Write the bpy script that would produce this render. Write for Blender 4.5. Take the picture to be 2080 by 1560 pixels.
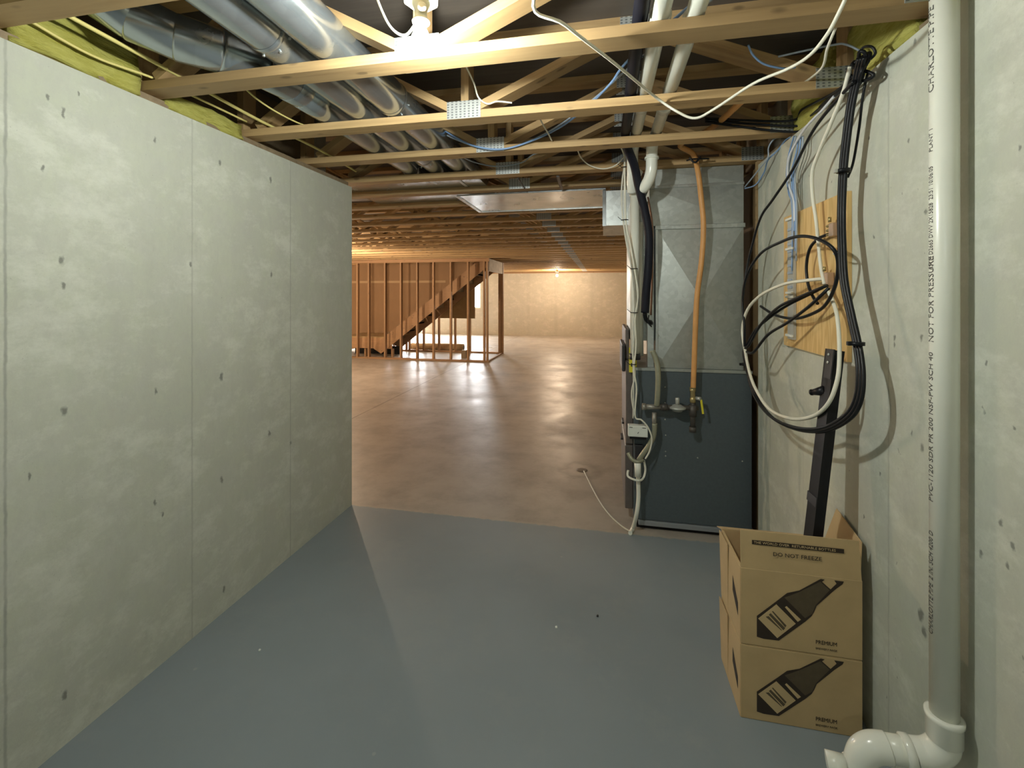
import bpy, bmesh, math, random
from mathutils import Vector, Matrix

random.seed(7)
for o in list(bpy.data.objects):
    bpy.data.objects.remove(o, do_unlink=True)
scene = bpy.context.scene
COL = scene.collection
PI = math.pi

# ------------------------------------------------------------------ camera, world, exposure
CAM_H = 1.59
YAW = math.atan2(185, 906)
FPX = 906.0
cam_d = bpy.data.cameras.new('camera')
cam = bpy.data.objects.new('camera', cam_d)
COL.objects.link(cam)
cam.location = (0, 0, CAM_H)
cam.rotation_euler = (PI / 2, 0, YAW)
cam_d.sensor_width = 36
cam_d.lens = 36 * FPX / 2080
cam_d.shift_y = -182 / 2080
cam_d.clip_start = 0.02
cam_d.clip_end = 200
scene.camera = cam
scene.view_settings.view_transform = 'Standard'
scene.view_settings.look = 'None'
scene.view_settings.gamma = 1
scene.view_settings.use_curve_mapping = False
scene.view_settings.exposure = 0.34

world = bpy.data.worlds.new('world')
scene.world = world
world.use_nodes = True
world.node_tree.nodes['Background'].inputs[0].default_value = (0.8, 0.87, 1.0, 1)
world.node_tree.nodes['Background'].inputs[1].default_value = 1.0

BULB_NEAR = 1000.0      # radiance of the bulb in the nook
FILL_REAR = 310.0       # added fill bulb behind the camera, brightens the nook
BULB_FAR = 3500.0       # warm bulbs in the big room
DAY = 45.0              # sky glow in the far windows
NEAR_COL = (0.96, 1.0, 0.93)
WARM_COL = (1.0, 0.76, 0.53)

FWD = Vector((-math.sin(YAW), math.cos(YAW), 0))
RGT = Vector((math.cos(YAW), math.sin(YAW), 0))
EYE = Vector((0, 0, CAM_H))

def ray(px, py):
    return FWD + RGT * ((px - 1040) / FPX) + Vector((0, 0, -(py - 598) / FPX))
def onX(px, py, X):
    d = ray(px, py); return EYE + d * (X / d.x)
def onY(px, py, Y):
    d = ray(px, py); return EYE + d * (Y / d.y)
def onZ(px, py, Z):
    d = ray(px, py); return EYE + d * ((Z - CAM_H) / d.z)

# ------------------------------------------------------------------ materials
def new_mat(name):
    m = bpy.data.materials.new(name)
    m.use_nodes = True
    nt = m.node_tree
    b = nt.nodes['Principled BSDF']
    return m, nt, b
def N(nt, typ, **kw):
    n = nt.nodes.new(typ)
    for k, v in kw.items():
        if k.startswith('i_'):
            n.inputs[k[2:].replace('_', ' ')].default_value = v
        else:
            setattr(n, k, v)
    return n
def L(nt, a, b):
    nt.links.new(a, b)
def mixc(nt, fac, a, b, blend='MIX'):
    n = nt.nodes.new('ShaderNodeMix')
    n.data_type = 'RGBA'; n.blend_type = blend
    for sock, v in ((n.inputs[0], fac), (n.inputs[6], a), (n.inputs[7], b)):
        if isinstance(v, bpy.types.NodeSocket): nt.links.new(v, sock)
        elif isinstance(v, (int, float)): sock.default_value = v
        else: sock.default_value = (*v, 1) if len(v) == 3 else v
    return n.outputs[2]
def math_n(nt, op, a, b=0.0, c=None):
    n = nt.nodes.new('ShaderNodeMath'); n.operation = op
    vals = [a, b] + ([c] if c is not None else [])
    for i, v in enumerate(vals):
        if isinstance(v, bpy.types.NodeSocket): nt.links.new(v, n.inputs[i])
        else: n.inputs[i].default_value = v
    return n.outputs[0]
def ramp(nt, src, p0, p1):
    n = nt.nodes.new('ShaderNodeMapRange')
    n.inputs[1].default_value = p0; n.inputs[2].default_value = p1
    nt.links.new(src, n.inputs[0])
    return n.outputs[0]
def coords(nt, scale=(1, 1, 1), rnd=False):
    tc = nt.nodes.new('ShaderNodeTexCoord')
    mp = nt.nodes.new('ShaderNodeMapping')
    mp.inputs['Scale'].default_value = scale
    src = tc.outputs['Object']
    if rnd:
        oi = nt.nodes.new('ShaderNodeObjectInfo')
        va = nt.nodes.new('ShaderNodeVectorMath'); va.operation = 'MULTIPLY_ADD'
        cv = nt.nodes.new('ShaderNodeCombineXYZ')
        for i in range(3): nt.links.new(oi.outputs['Random'], cv.inputs[i])
        nt.links.new(cv.outputs[0], va.inputs[0]); va.inputs[1].default_value = (37, 19, 53)
        nt.links.new(src, va.inputs[2]); src = va.outputs[0]
    nt.links.new(src, mp.inputs['Vector'])
    return mp.outputs[0]
def noise(nt, vec, scale, detail=4, rough=0.55):
    n = N(nt, 'ShaderNodeTexNoise'); n.inputs['Scale'].default_value = scale
    n.inputs['Detail'].default_value = detail; n.inputs['Roughness'].default_value = rough
    L(nt, vec, n.inputs['Vector']); return n.outputs['Fac']
def bump(nt, b, h, strength=0.3, dist=0.005):
    n = N(nt, 'ShaderNodeBump'); n.inputs['Strength'].default_value = strength
    n.inputs['Distance'].default_value = dist
    L(nt, h, n.inputs['Height']); L(nt, n.outputs[0], b.inputs['Normal'])

def plain(name, col, rough=0.5, metal=0.0, var=0.0, spec=0.5, scale=20):
    m, nt, b = new_mat(name)
    b.inputs['Roughness'].default_value = rough
    b.inputs['Metallic'].default_value = metal
    b.inputs['Specular IOR Level'].default_value = spec
    if var:
        v = coords(nt)
        n = ramp(nt, noise(nt, v, scale), 0.3, 0.7)
        c = mixc(nt, n, tuple(x * (1 - var) for x in col), tuple(min(1, x * (1 + var)) for x in col))
        L(nt, c, b.inputs['Base Color'])
    else:
        b.inputs['Base Color'].default_value = (*col, 1)
    return m

def wood(name, light, dark, rough=0.65, knots=True, sc=(1.2, 14, 26)):
    m, nt, b = new_mat(name)
    v = coords(nt, sc, rnd=True)
    g = ramp(nt, noise(nt, v, 2.2, 6, 0.6), 0.3, 0.72)
    v2 = coords(nt, (0.6, 3, 3), rnd=True)
    g2 = ramp(nt, noise(nt, v2, 1.5, 3), 0.35, 0.65)
    c = mixc(nt, g, light, dark)
    c = mixc(nt, g2, c, tuple(0.5 * (a + d) * 0.9 for a, d in zip(light, dark)))
    oi = N(nt, 'ShaderNodeObjectInfo')
    k = ramp(nt, oi.outputs['Random'], 0, 1)
    hs = N(nt, 'ShaderNodeHueSaturation'); L(nt, c, hs.inputs['Color'])
    L(nt, math_n(nt, 'MULTIPLY_ADD', k, 0.3, 0.86), hs.inputs['Value'])
    c = hs.outputs[0]
    if knots:
        vk = coords(nt, (7, 16, 16), rnd=True)
        vo = N(nt, 'ShaderNodeTexVoronoi'); vo.inputs['Scale'].default_value = 1.0
        L(nt, vk, vo.inputs['Vector'])
        kd = ramp(nt, vo.outputs['Distance'], 0.22, 0.10)
        sp = N(nt, 'ShaderNodeSeparateColor'); L(nt, vo.outputs['Color'], sp.inputs[0])
        ks = math_n(nt, 'MULTIPLY', kd, math_n(nt, 'GREATER_THAN', sp.outputs[0], 0.55))
        c = mixc(nt, math_n(nt, 'MULTIPLY', ks, 0.6), c, tuple(x * 0.3 for x in dark))
    L(nt, c, b.inputs['Base Color'])
    b.inputs['Roughness'].default_value = rough
    bump(nt, b, g, 0.15, 0.002)
    return m

def concrete(name, base, axis='Y', seams=(), marks=(), tint=(0.9, 0.93, 0.85), spots=True, seam_dark=0.55):
    m, nt, b = new_mat(name)
    v = coords(nt)
    n1 = ramp(nt, noise(nt, v, 1.1, 6, 0.6), 0.3, 0.7)
    n2 = ramp(nt, noise(nt, v, 9, 6, 0.65), 0.3, 0.7)
    vs = coords(nt, (6, 6, 0.5))
    n3 = ramp(nt, noise(nt, vs, 1.5, 4), 0.35, 0.75)
    c = mixc(nt, n1, base, tuple(x * 0.82 for x in base))
    c = mixc(nt, math_n(nt, 'MULTIPLY', n2, 1.0), c, tuple(a * t for a, t in zip(base, tint)))
    c = mixc(nt, math_n(nt, 'MULTIPLY', n3, 0.35), c, tuple(x * 0.76 for x in base))
    n4 = ramp(nt, noise(nt, coords(nt, (1, 1, .6)), 34, 6, 0.8), 0.42, 0.62)
    c = mixc(nt, math_n(nt, 'MULTIPLY', n4, 0.38), c, tuple(x * 0.78 for x in base))
    n5 = ramp(nt, noise(nt, coords(nt, (1, 1, 1.5)), 4.5, 7, 0.75), 0.5, 0.66)
    c = mixc(nt, math_n(nt, 'MULTIPLY', n5, 0.65), c, tuple(min(1, x * 1.13) for x in base))
    vm = coords(nt, (1, 1, .8))
    sm = math_n(nt, 'MULTIPLY', ramp(nt, noise(nt, vm, 3.2, 8, 0.75), 0.56, 0.74), ramp(nt, noise(nt, vm, 1.0, 2), 0.42, 0.62))
    c = mixc(nt, math_n(nt, 'MULTIPLY', sm, 0.7), c, tuple(x * 0.62 for x in base))
    if spots:
        for sc, r, thr, st in ((9.0, 0.05, 0.60, 0.6), (24.0, 0.10, 0.72, 0.55), (70.0, 0.12, 0.86, 0.4)):
            vk = coords(nt, (1, 1, 0.62))
            nd = N(nt, 'ShaderNodeTexNoise'); nd.inputs['Scale'].default_value = sc * 5
            L(nt, vk, nd.inputs['Vector'])
            va = N(nt, 'ShaderNodeVectorMath', operation='MULTIPLY_ADD')
            L(nt, nd.outputs['Color'], va.inputs[0]); va.inputs[1].default_value = (0.5 / sc,) * 3
            L(nt, vk, va.inputs[2])
            vo = N(nt, 'ShaderNodeTexVoronoi'); vo.inputs['Scale'].default_value = sc
            L(nt, va.outputs[0], vo.inputs['Vector'])
            kd = ramp(nt, vo.outputs['Distance'], r, r * 0.5)
            sp = N(nt, 'ShaderNodeSeparateColor'); L(nt, vo.outputs['Color'], sp.inputs[0])
            ks = math_n(nt, 'MULTIPLY', kd, math_n(nt, 'GREATER_THAN', sp.outputs[0], thr))
            c = mixc(nt, math_n(nt, 'MULTIPLY', ks, st), c, tuple(x * 0.3 for x in base))
    if marks:
        tcm = N(nt, 'ShaderNodeTexCoord')
        nz = N(nt, 'ShaderNodeTexNoise'); nz.inputs['Scale'].default_value = 45; L(nt, tcm.outputs['Object'], nz.inputs['Vector'])
        wv = N(nt, 'ShaderNodeVectorMath', operation='MULTIPLY_ADD'); L(nt, nz.outputs['Color'], wv.inputs[0])
        wv.inputs[1].default_value = (.022, .022, .022); L(nt, tcm.outputs['Object'], wv.inputs[2])
        tot = None
        for (p, sy, sz) in marks:
            sb = N(nt, 'ShaderNodeVectorMath', operation='SUBTRACT'); L(nt, wv.outputs[0], sb.inputs[0])
            sb.inputs[1].default_value = (p[0] + .011, p[1] + .011, p[2] + .011)
            ml = N(nt, 'ShaderNodeVectorMath', operation='MULTIPLY'); L(nt, sb.outputs[0], ml.inputs[0]); ml.inputs[1].default_value = (0, 1 / sy, 1 / sz)
            ln = N(nt, 'ShaderNodeVectorMath', operation='LENGTH'); L(nt, ml.outputs[0], ln.inputs[0])
            f = ramp(nt, ln.outputs['Value'], 1.0, 0.45)
            tot = f if tot is None else math_n(nt, 'MAXIMUM', tot, f)
        c = mixc(nt, math_n(nt, 'MULTIPLY', tot, 0.8), c, tuple(x * 0.28 for x in base))
    if seams:
        tc = N(nt, 'ShaderNodeTexCoord'); sx = N(nt, 'ShaderNodeSeparateXYZ')
        L(nt, tc.outputs['Object'], sx.inputs[0])
        wob = math_n(nt, 'MULTIPLY_ADD', noise(nt, coords(nt), 25, 2), 0.008, sx.outputs[axis])
        for s, w, st in seams:
            d = math_n(nt, 'ABSOLUTE', math_n(nt, 'SUBTRACT', wob, s + 0.004))
            f = ramp(nt, d, w, w * 0.3)
            f = math_n(nt, 'MULTIPLY', f, math_n(nt, 'MULTIPLY_ADD', n2, 0.5, 0.5))
            c = mixc(nt, math_n(nt, 'MULTIPLY', f, st), c, tuple(x * seam_dark for x in base))
    L(nt, c, b.inputs['Base Color'])
    b.inputs['Roughness'].default_value = 0.8
    bump(nt, b, n2, 0.25, 0.003)
    return m

def galv(name, col=(0.62, 0.66, 0.66), rough=0.3, var=0.12, scale=30):
    m, nt, b = new_mat(name)
    v = coords(nt)
    vo = N(nt, 'ShaderNodeTexVoronoi'); vo.inputs['Scale'].default_value = scale
    L(nt, v, vo.inputs['Vector'])
    sp = N(nt, 'ShaderNodeSeparateColor'); L(nt, vo.outputs['Color'], sp.inputs[0])
    n = ramp(nt, noise(nt, v, 5, 5), 0.3, 0.7)
    c = mixc(nt, sp.outputs[0], tuple(x * (1 - var) for x in col), tuple(min(1, x * (1 + var)) for x in col))
    c = mixc(nt, math_n(nt, 'MULTIPLY', n, 0.3), c, tuple(x * 0.7 for x in col))
    L(nt, c, b.inputs['Base Color'])
    b.inputs['Metallic'].default_value = 0.85
    L(nt, math_n(nt, 'MULTIPLY_ADD', n, 0.15, rough), b.inputs['Roughness'])
    return m

def emit(name, col, strength):
    m, nt, b = new_mat(name)
    b.inputs['Base Color'].default_value = (*col, 1)
    b.inputs['Emission Color'].default_value = (*col, 1)
    b.inputs['Emission Strength'].default_value = strength
    return m

WOOD = wood('truss_lumber', (0.60, 0.415, 0.20), (0.36, 0.225, 0.10))
WOOD2 = wood('stud_lumber', (0.46, 0.275, 0.14), (0.33, 0.185, 0.09))
WOODDK = wood('sill_lumber', (0.30, 0.23, 0.14), (0.18, 0.13, 0.08))
def ply_mat():
    m, nt, b = new_mat('plywood')
    v = coords(nt, (1, 6.0, .8))
    nz = noise(nt, v, 1.5, 3, 0.5)
    w = math_n(nt, 'SINE', math_n(nt, 'MULTIPLY', nz, 60))
    fine = ramp(nt, noise(nt, coords(nt, (60, 60, 3)), 2, 4), 0.3, 0.7)
    c = mixc(nt, ramp(nt, w, -1, 1), (0.80, 0.57, 0.255), (0.66, 0.43, 0.165))
    c = mixc(nt, math_n(nt, 'MULTIPLY', fine, 0.35), c, (0.60, 0.38, 0.14))
    L(nt, c, b.inputs['Base Color']); b.inputs['Roughness'].default_value = .55
    return m
PLY = ply_mat()
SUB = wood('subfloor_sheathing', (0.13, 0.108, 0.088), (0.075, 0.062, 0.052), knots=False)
LM = [(onX(a, b, -1.86), .0065 * k, .013 * k) for a, b, k in ((97, 197, 1), (127, 225, 1.2), (129, 234, 1), (160, 190, .8), (316, 284, 1.3), (447, 332, 1.4), (550, 366, 1.8),
      (126, 530, 1.6), (129, 580, 1.4), (387, 538, 1.3), (551, 558, 1.8), (86, 342, 1), (317, 794, 1.4), (450, 765, 2), (130, 836, 1.6), (60, 968, 1), (315, 1020, 1.3), (450, 975, 1.7), (547, 880, 1.7), (455, 1197, 1.6), (131, 1412, 1.7), (590, 900, 1), (330, 1045, 1))]
RM = [(onX(a, b, .95), .007 * k, .011 * k) for a, b, k in ((1846, 285, 1), (1859, 83, 1), (1817, 687, 1.3), (1817, 701, 1.1), (1872, 687, 1.2), (2003, 737, .8), (2033, 1061, 1.2), (2058, 1112, 1.2), (2047, 1148, 1),
      (1788, 963, .9), (1852, 880, .9), (1873, 910, 1.5), (1993, 1125, .9), (1870, 1250, 2.2), (1877, 1285, 1.8), (2070, 300, .8), (1765, 280, .9), (1775, 480, .8), (1690, 370, .7), (2060, 870, .8), (1755, 1050, .8), (1880, 430, 1.2))]
CONC_L = concrete('left_wall_concrete', (0.61, 0.62, 0.545), 'Y', ((1.066, 0.006, 0.95), (1.723, 0.006, 0.55), (2.384, 0.006, 0.65), (3.045, 0.006, 0.3)), LM)
CONC_R = concrete('right_wall_concrete', (0.60, 0.61, 0.535), 'Y', ((1.74, 0.006, 0.6), (2.40, 0.005, 0.35), (1.09, 0.005, 0.15)), RM)
CONC_F = concrete('far_wall_concrete', (0.52, 0.47, 0.39), 'X', tuple((-9 + 1.24 * k + .2 * math.sin(k * 5), 0.10, 0.22) for k in range(9)), spots=False)
GALV = galv('galvanised_steel')
GALV_DUCT = galv('bright_galvanised_duct', (0.44, 0.49, 0.52), 0.15, 0.06, 14)
GALV_PLEN = galv('plenum_sheet_steel', (0.50, 0.53, 0.51), 0.42, 0.08, 40)
PVC = plain('white_pvc', (0.82, 0.83, 0.74), 0.28, var=0.04, scale=6)
PVCW = plain('bright_pvc', (0.86, 0.87, 0.79), 0.22)
BLK = plain('black_cable_jacket', (0.010, 0.011, 0.013), 0.38, spec=0.25)
FOAM = plain('black_foam_insulation', (0.009, 0.010, 0.018), 0.55, spec=0.25)
WHT = plain('white_cable_jacket', (0.80, 0.78, 0.66), 0.4)
WHT2 = plain('thermostat_wire', (0.66, 0.65, 0.57), 0.45)
BLUE = plain('blue_cable_jacket', (0.22, 0.36, 0.62), 0.4)
GREYC = plain('grey_blue_cable_jacket', (0.36, 0.43, 0.52), 0.4)
YEL = plain('yellow_cable_jacket', (0.78, 0.68, 0.25), 0.45)
RED = plain('red_cable_jacket', (0.6, 0.05, 0.03), 0.45)
ORG = plain('orange_gas_tubing', (0.72, 0.36, 0.12), 0.45, var=0.06)
BRASS = plain('brass_fitting', (0.45, 0.36, 0.17), 0.35, metal=0.7)
CONNG = plain('grey_flexible_connector', (0.33, 0.33, 0.24), 0.4, metal=0.3, var=0.1)
IRON = plain('black_iron_pipe', (0.10, 0.09, 0.08), 0.5, metal=0.4, var=0.2)
IRONG = plain('grey_iron_pipe', (0.33, 0.31, 0.27), 0.45, metal=0.5, var=0.15)
CASTG = plain('cast_aluminium', (0.55, 0.56, 0.52), 0.4, metal=0.5)
BLKM = plain('black_painted_steel', (0.010, 0.010, 0.012), 0.38, var=0.2, spec=0.25)
FURN = plain('slate_grey_enamel', (0.085, 0.108, 0.122), 0.5, var=0.07, scale=60)
FURNF = plain('brown_grey_enamel', (0.13, 0.11, 0.10), 0.4, var=0.1)
SILV = plain('painted_base_rail', (0.36, 0.39, 0.42), 0.4, metal=0.4)
WHITEBOX = plain('white_plastic', (0.80, 0.82, 0.76), 0.4)
DARKP = plain('dark_plastic', (0.03, 0.03, 0.035), 0.4)
YLAB = plain('yellow_label', (0.75, 0.66, 0.04), 0.5)
LABB = plain('label_black', (0.04, 0.04, 0.03), 0.6)
KRAFT = plain('corrugated_cardboard', (0.57, 0.41, 0.215), 0.75, var=0.07, scale=9)
KRAFTD = plain('cardboard_edge', (0.62, 0.46, 0.25), 0.8)
BROWNP = plain('kraft_panel', (0.27, 0.18, 0.085), 0.75, var=0.15, scale=5)
DRYW = plain('brown_drywall_back', (0.35, 0.21, 0.11), 0.8, var=0.05, scale=3)
TAPE = plain('drywall_seam_tape', (0.55, 0.38, 0.22), 0.8)
INK = plain('brown_black_ink', (0.035, 0.022, 0.014), 0.6)
INKM = plain('brown_ink', (0.105, 0.078, 0.045), 0.7, var=0.1, scale=40)
PIPEINK = plain('grey_pipe_ink', (0.10, 0.10, 0.09), 0.6)
PORC = plain('lampholder_porcelain', (0.62, 0.60, 0.45), 0.3)
PLAST = plain('clear_sheet_edge', (0.7, 0.72, 0.76), 0.3)
BULBM = emit('lit_bulb_glass', NEAR_COL, BULB_NEAR)
FILLR = emit('added_rear_fill_glass', NEAR_COL, FILL_REAR)
BULBW = emit('lit_warm_bulb_glass', WARM_COL, BULB_FAR)
FILLW = emit('added_warm_fill_glass', WARM_COL, 4800)  # for two unseen fill bulbs added to brighten the big room
SKYP = emit('daylight_pane', (0.95, 0.98, 1.0), DAY)

def insulation_mat():
    m, nt, b = new_mat('yellow_fibreglass')
    v = coords(nt, (14, 3, 14))
    n = ramp(nt, noise(nt, v, 3, 6, 0.7), 0.3, 0.7)
    c = mixc(nt, n, (0.74, 0.71, 0.22), (0.50, 0.46, 0.09))
    L(nt, c, b.inputs['Base Color']); b.inputs['Roughness'].default_value = 1
    b.inputs['Specular IOR Level'].default_value = 0.1
    bump(nt, b, n, 0.8, 0.02); return m
INS = insulation_mat()

def plate_mat():
    m, nt, b = new_mat('toothed_nail_plate')
    tc = N(nt, 'ShaderNodeTexCoord'); sx = N(nt, 'ShaderNodeSeparateXYZ'); L(nt, tc.outputs['Object'], sx.inputs[0])
    a = math_n(nt, 'SINE', math_n(nt, 'MULTIPLY', sx.outputs['X'], 2 * PI / 0.021))
    c2 = math_n(nt, 'SINE', math_n(nt, 'MULTIPLY', sx.outputs['Z'], 2 * PI / 0.0125))
    s = ramp(nt, math_n(nt, 'MULTIPLY', ramp(nt, a, -0.3, 0.5), ramp(nt, c2, -0.6, 0.4)), 0.2, 0.8)
    nn = ramp(nt, noise(nt, coords(nt), 60, 3), 0.3, 0.7)
    c = mixc(nt, s, (0.62, 0.65, 0.64), (0.20, 0.22, 0.23))
    c = mixc(nt, math_n(nt, 'MULTIPLY', nn, 0.4), c, (0.42, 0.43, 0.42))
    L(nt, c, b.inputs['Base Color']); b.inputs['Metallic'].default_value = 0.55; b.inputs['Roughness'].default_value = 0.4
    bump(nt, b, s, -0.6, 0.003); return m
PLATE = plate_mat()

def floor_mat():
    m, nt, b = new_mat('slab_concrete')
    tc = N(nt, 'ShaderNodeTexCoord'); sx = N(nt, 'ShaderNodeSeparateXYZ'); L(nt, tc.outputs['Object'], sx.inputs[0])
    v = coords(nt)
    n1 = ramp(nt, noise(nt, v, 1.3, 6, 0.65), 0.3, 0.7)
    n2 = ramp(nt, noise(nt, v, 6, 6, 0.65), 0.3, 0.7)
    n3 = ramp(nt, noise(nt, v, 0.8, 3), 0.4, 0.65)
    bare = mixc(nt, n1, (0.50, 0.45, 0.39), (0.36, 0.315, 0.265))
    bare = mixc(nt, math_n(nt, 'MULTIPLY', n2, 0.35), bare, (0.47, 0.42, 0.36))
    # sawn control joints
    for sock, pos in (('X', -3.15), ('Y', 13.4), ('X', -6.6)):
        d = math_n(nt, 'ABSOLUTE', math_n(nt, 'SUBTRACT', sx.outputs[sock], pos))
        bare = mixc(nt, math_n(nt, 'MULTIPLY', ramp(nt, d, 0.014, 0.004), 0.8), bare, (0.13, 0.10, 0.08))
    blot = ramp(nt, noise(nt, v, 2.6, 7, 0.7), 0.45, 0.7)
    bare = mixc(nt, math_n(nt, 'MULTIPLY', blot, 0.45), bare, (0.27, 0.225, 0.18))
    pale = ramp(nt, noise(nt, coords(nt, (1, 1.6, 1)), 1.7, 7, 0.7), 0.5, 0.7)
    bare = mixc(nt, math_n(nt, 'MULTIPLY', pale, 0.35), bare, (0.55, 0.50, 0.43))
    # damp ring round the floor drain
    dr = N(nt, 'ShaderNodeVectorMath', operation='DISTANCE')
    L(nt, tc.outputs['Object'], dr.inputs[0]); dp = onZ(1182, 955, 0); dr.inputs[1].default_value = (dp.x, dp.y, 0)
    rr = math_n(nt, 'MULTIPLY_ADD', noise(nt, v, 7, 3), 0.22, dr.outputs['Value'])
    ring = math_n(nt, 'MULTIPLY', ramp(nt, rr, 0.20, 0.27), ramp(nt, rr, 0.34, 0.28))
    bare = mixc(nt, math_n(nt, 'MULTIPLY', ring, 0.35), bare, (0.17, 0.14, 0.11))
    paint = mixc(nt, n3, (0.290, 0.335, 0.362), (0.250, 0.292, 0.318))
    paint = mixc(nt, math_n(nt, 'MULTIPLY', n2, 0.15), paint, (0.24, 0.27, 0.275))
    # scuffed patches and pale paint chips
    sc2 = ramp(nt, noise(nt, v, 3.3, 6, 0.75), 0.52, 0.68)
    paint = mixc(nt, math_n(nt, 'MULTIPLY', sc2, 0.35), paint, (0.33, 0.355, 0.36))
    vo = N(nt, 'ShaderNodeTexVoronoi'); vo.inputs['Scale'].default_value = 5.5; L(nt, v, vo.inputs['Vector'])
    sp = N(nt, 'ShaderNodeSeparateColor'); L(nt, vo.outputs['Color'], sp.inputs[0])
    chip = math_n(nt, 'MULTIPLY', ramp(nt, vo.outputs['Distance'], 0.05, 0.03), math_n(nt, 'GREATER_THAN', sp.outputs[1], 0.72))
    paint = mixc(nt, math_n(nt, 'MULTIPLY', chip, 0.5), paint, (0.42, 0.43, 0.41))
    wob = math_n(nt, 'MULTIPLY_ADD', math_n(nt, 'SUBTRACT', noise(nt, v, 16, 5, 0.7), 0.5), 0.05, sx.outputs['Y'])
    ed = math_n(nt, 'MULTIPLY', ramp(nt, wob, 3.045, 3.055), ramp(nt, wob, 3.085, 3.065))
    f = ramp(nt, wob, 3.055, 3.060)
    c = mixc(nt, f, paint, bare)
    c = mixc(nt, math_n(nt, 'MULTIPLY', ed, 0.3), c, (0.52, 0.46, 0.36))
    L(nt, c, b.inputs['Base Color'])
    L(nt, math_n(nt, 'MULTIPLY_ADD', n1, 0.2, 0.32), b.inputs['Roughness'])
    b.inputs['Specular IOR Level'].default_value = 0.42
    bump(nt, b, n2, 0.12, 0.004)
    return m
FLOORM = floor_mat()

# ------------------------------------------------------------------ mesh builder
class MB:
    def __init__(s): s.bm = bmesh.new()
    def box(s, lo, hi, bevel=0.0):
        lo = Vector(lo); hi = Vector(hi)
        r = bmesh.ops.create_cube(s.bm, size=1)
        vs = r['verts']
        bmesh.ops.scale(s.bm, vec=hi - lo, verts=vs)
        bmesh.ops.translate(s.bm, vec=(lo + hi) / 2, verts=vs)
        if bevel:
            es = list({e for v in vs for e in v.link_edges})
            bmesh.ops.bevel(s.bm, geom=es, offset=bevel, segments=2, affect='EDGES', profile=0.5)
        return s
    def bar(s, a, b, w, h, up=(0, 0, 1), bevel=0.0):
        a = Vector(a); b = Vector(b); d = b - a; ln = d.length; d.normalize()
        up = Vector(up)
        side = d.cross(up)
        if side.length < 1e-4: side = d.cross(Vector((1, 0, 0)))
        side.normalize(); up2 = side.cross(d)
        r = bmesh.ops.create_cube(s.bm, size=1); vs = r['verts']
        if bevel:
            pass
        M = Matrix((( d.x, side.x, up2.x), (d.y, side.y, up2.y), (d.z, side.z, up2.z))).to_4x4()
        for v in vs:
            c = Vector((v.co.x * ln, v.co.y * w, v.co.z * h))
            v.co = M @ c + (a + b) / 2
        return s
    def tube(s, pts, r, n=10, smooth=True, caps=True, sub=6, radii=None):
        P = [Vector(p) for p in pts]
        if smooth and len(P) > 2:
            Q = []; R = []
            for i in range(len(P) - 1):
                p0 = P[max(i - 1, 0)]; p1 = P[i]; p2 = P[i + 1]; p3 = P[min(i + 2, len(P) - 1)]
                for k in range(sub):
                    t = k / sub
                    Q.append(0.5 * ((2 * p1) + (p2 - p0) * t + (2 * p0 - 5 * p1 + 4 * p2 - p3) * t * t + (3 * p1 - p0 - 3 * p2 + p3) * t ** 3))
                    if radii: R.append(radii[i] * (1 - t) + radii[i + 1] * t)
            Q.append(P[-1])
            if radii: R.append(radii[-1])
            P = Q
            if radii: radii = R
        rings = []
        nrm = None
        for i, p in enumerate(P):
            t = (P[min(i + 1, len(P) - 1)] - P[max(i - 1, 0)]).normalized()
            if nrm is None:
                nrm = t.cross(Vector((0, 0, 1)))
                if nrm.length < 0.1: nrm = t.cross(Vector((0, 1, 0)))
                nrm.normalize()
            else:
                nrm = (nrm - t * nrm.dot(t)).normalized()
            bn = t.cross(nrm)
            rr = radii[i] if radii else r
            rings.append([s.bm.verts.new(p + (nrm * math.cos(2 * PI * k / n) + bn * math.sin(2 * PI * k / n)) * rr) for k in range(n)])
        for a, b in zip(rings, rings[1:]):
            for k in range(n):
                f = s.bm.faces.new((a[k], a[(k + 1) % n], b[(k + 1) % n], b[k])); f.smooth = True
        if caps:
            s.bm.faces.new(rings[0][::-1]); s.bm.faces.new(rings[-1])
        return s
    def cyl(s, a, b, r, n=24, r2=None):
        return s.tube([a, b], r, n, smooth=False, radii=[r, r2 if r2 is not None else r])
    def lathe(s, base, prof, axis=(0, 0, 1), n=32):
        base = Vector(base); ax = Vector(axis).normalized()
        q = Vector((0, 0, 1)).rotation_difference(ax)
        rings = []
        for (r, z) in prof:
            rings.append([s.bm.verts.new(base + q @ Vector((r * math.cos(2 * PI * k / n), r * math.sin(2 * PI * k / n), z))) for k in range(n)])
        for a, b in zip(rings, rings[1:]):
            for k in range(n):
                f = s.bm.faces.new((a[k], a[(k + 1) % n], b[(k + 1) % n], b[k])); f.smooth = True
        s.bm.faces.new(rings[0][::-1]); s.bm.faces.new(rings[-1])
        return s
    def prism(s, pts, ext):
        ext = Vector(ext)
        a = [s.bm.verts.new(Vector(p)) for p in pts]; b = [s.bm.verts.new(Vector(p) + ext) for p in pts]
        n = len(a)
        s.bm.faces.new(a); s.bm.faces.new(b[::-1])
        for i in range(n): s.bm.faces.new((a[i], b[i], b[(i + 1) % n], a[(i + 1) % n]))
        return s
    def build(s, name, mat, parent=None, origin=None):
        bmesh.ops.recalc_face_normals(s.bm, faces=s.bm.faces)
        me = bpy.data.meshes.new(name)
        if origin is not None:
            bmesh.ops.translate(s.bm, vec=-Vector(origin), verts=s.bm.verts)
        s.bm.to_mesh(me); s.bm.free()
        me.materials.append(mat)
        o = bpy.data.objects.new(name, me)
        COL.objects.link(o)
        if origin is not None: o.location = origin
        if parent is not None: o.parent = parent
        return o

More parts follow.
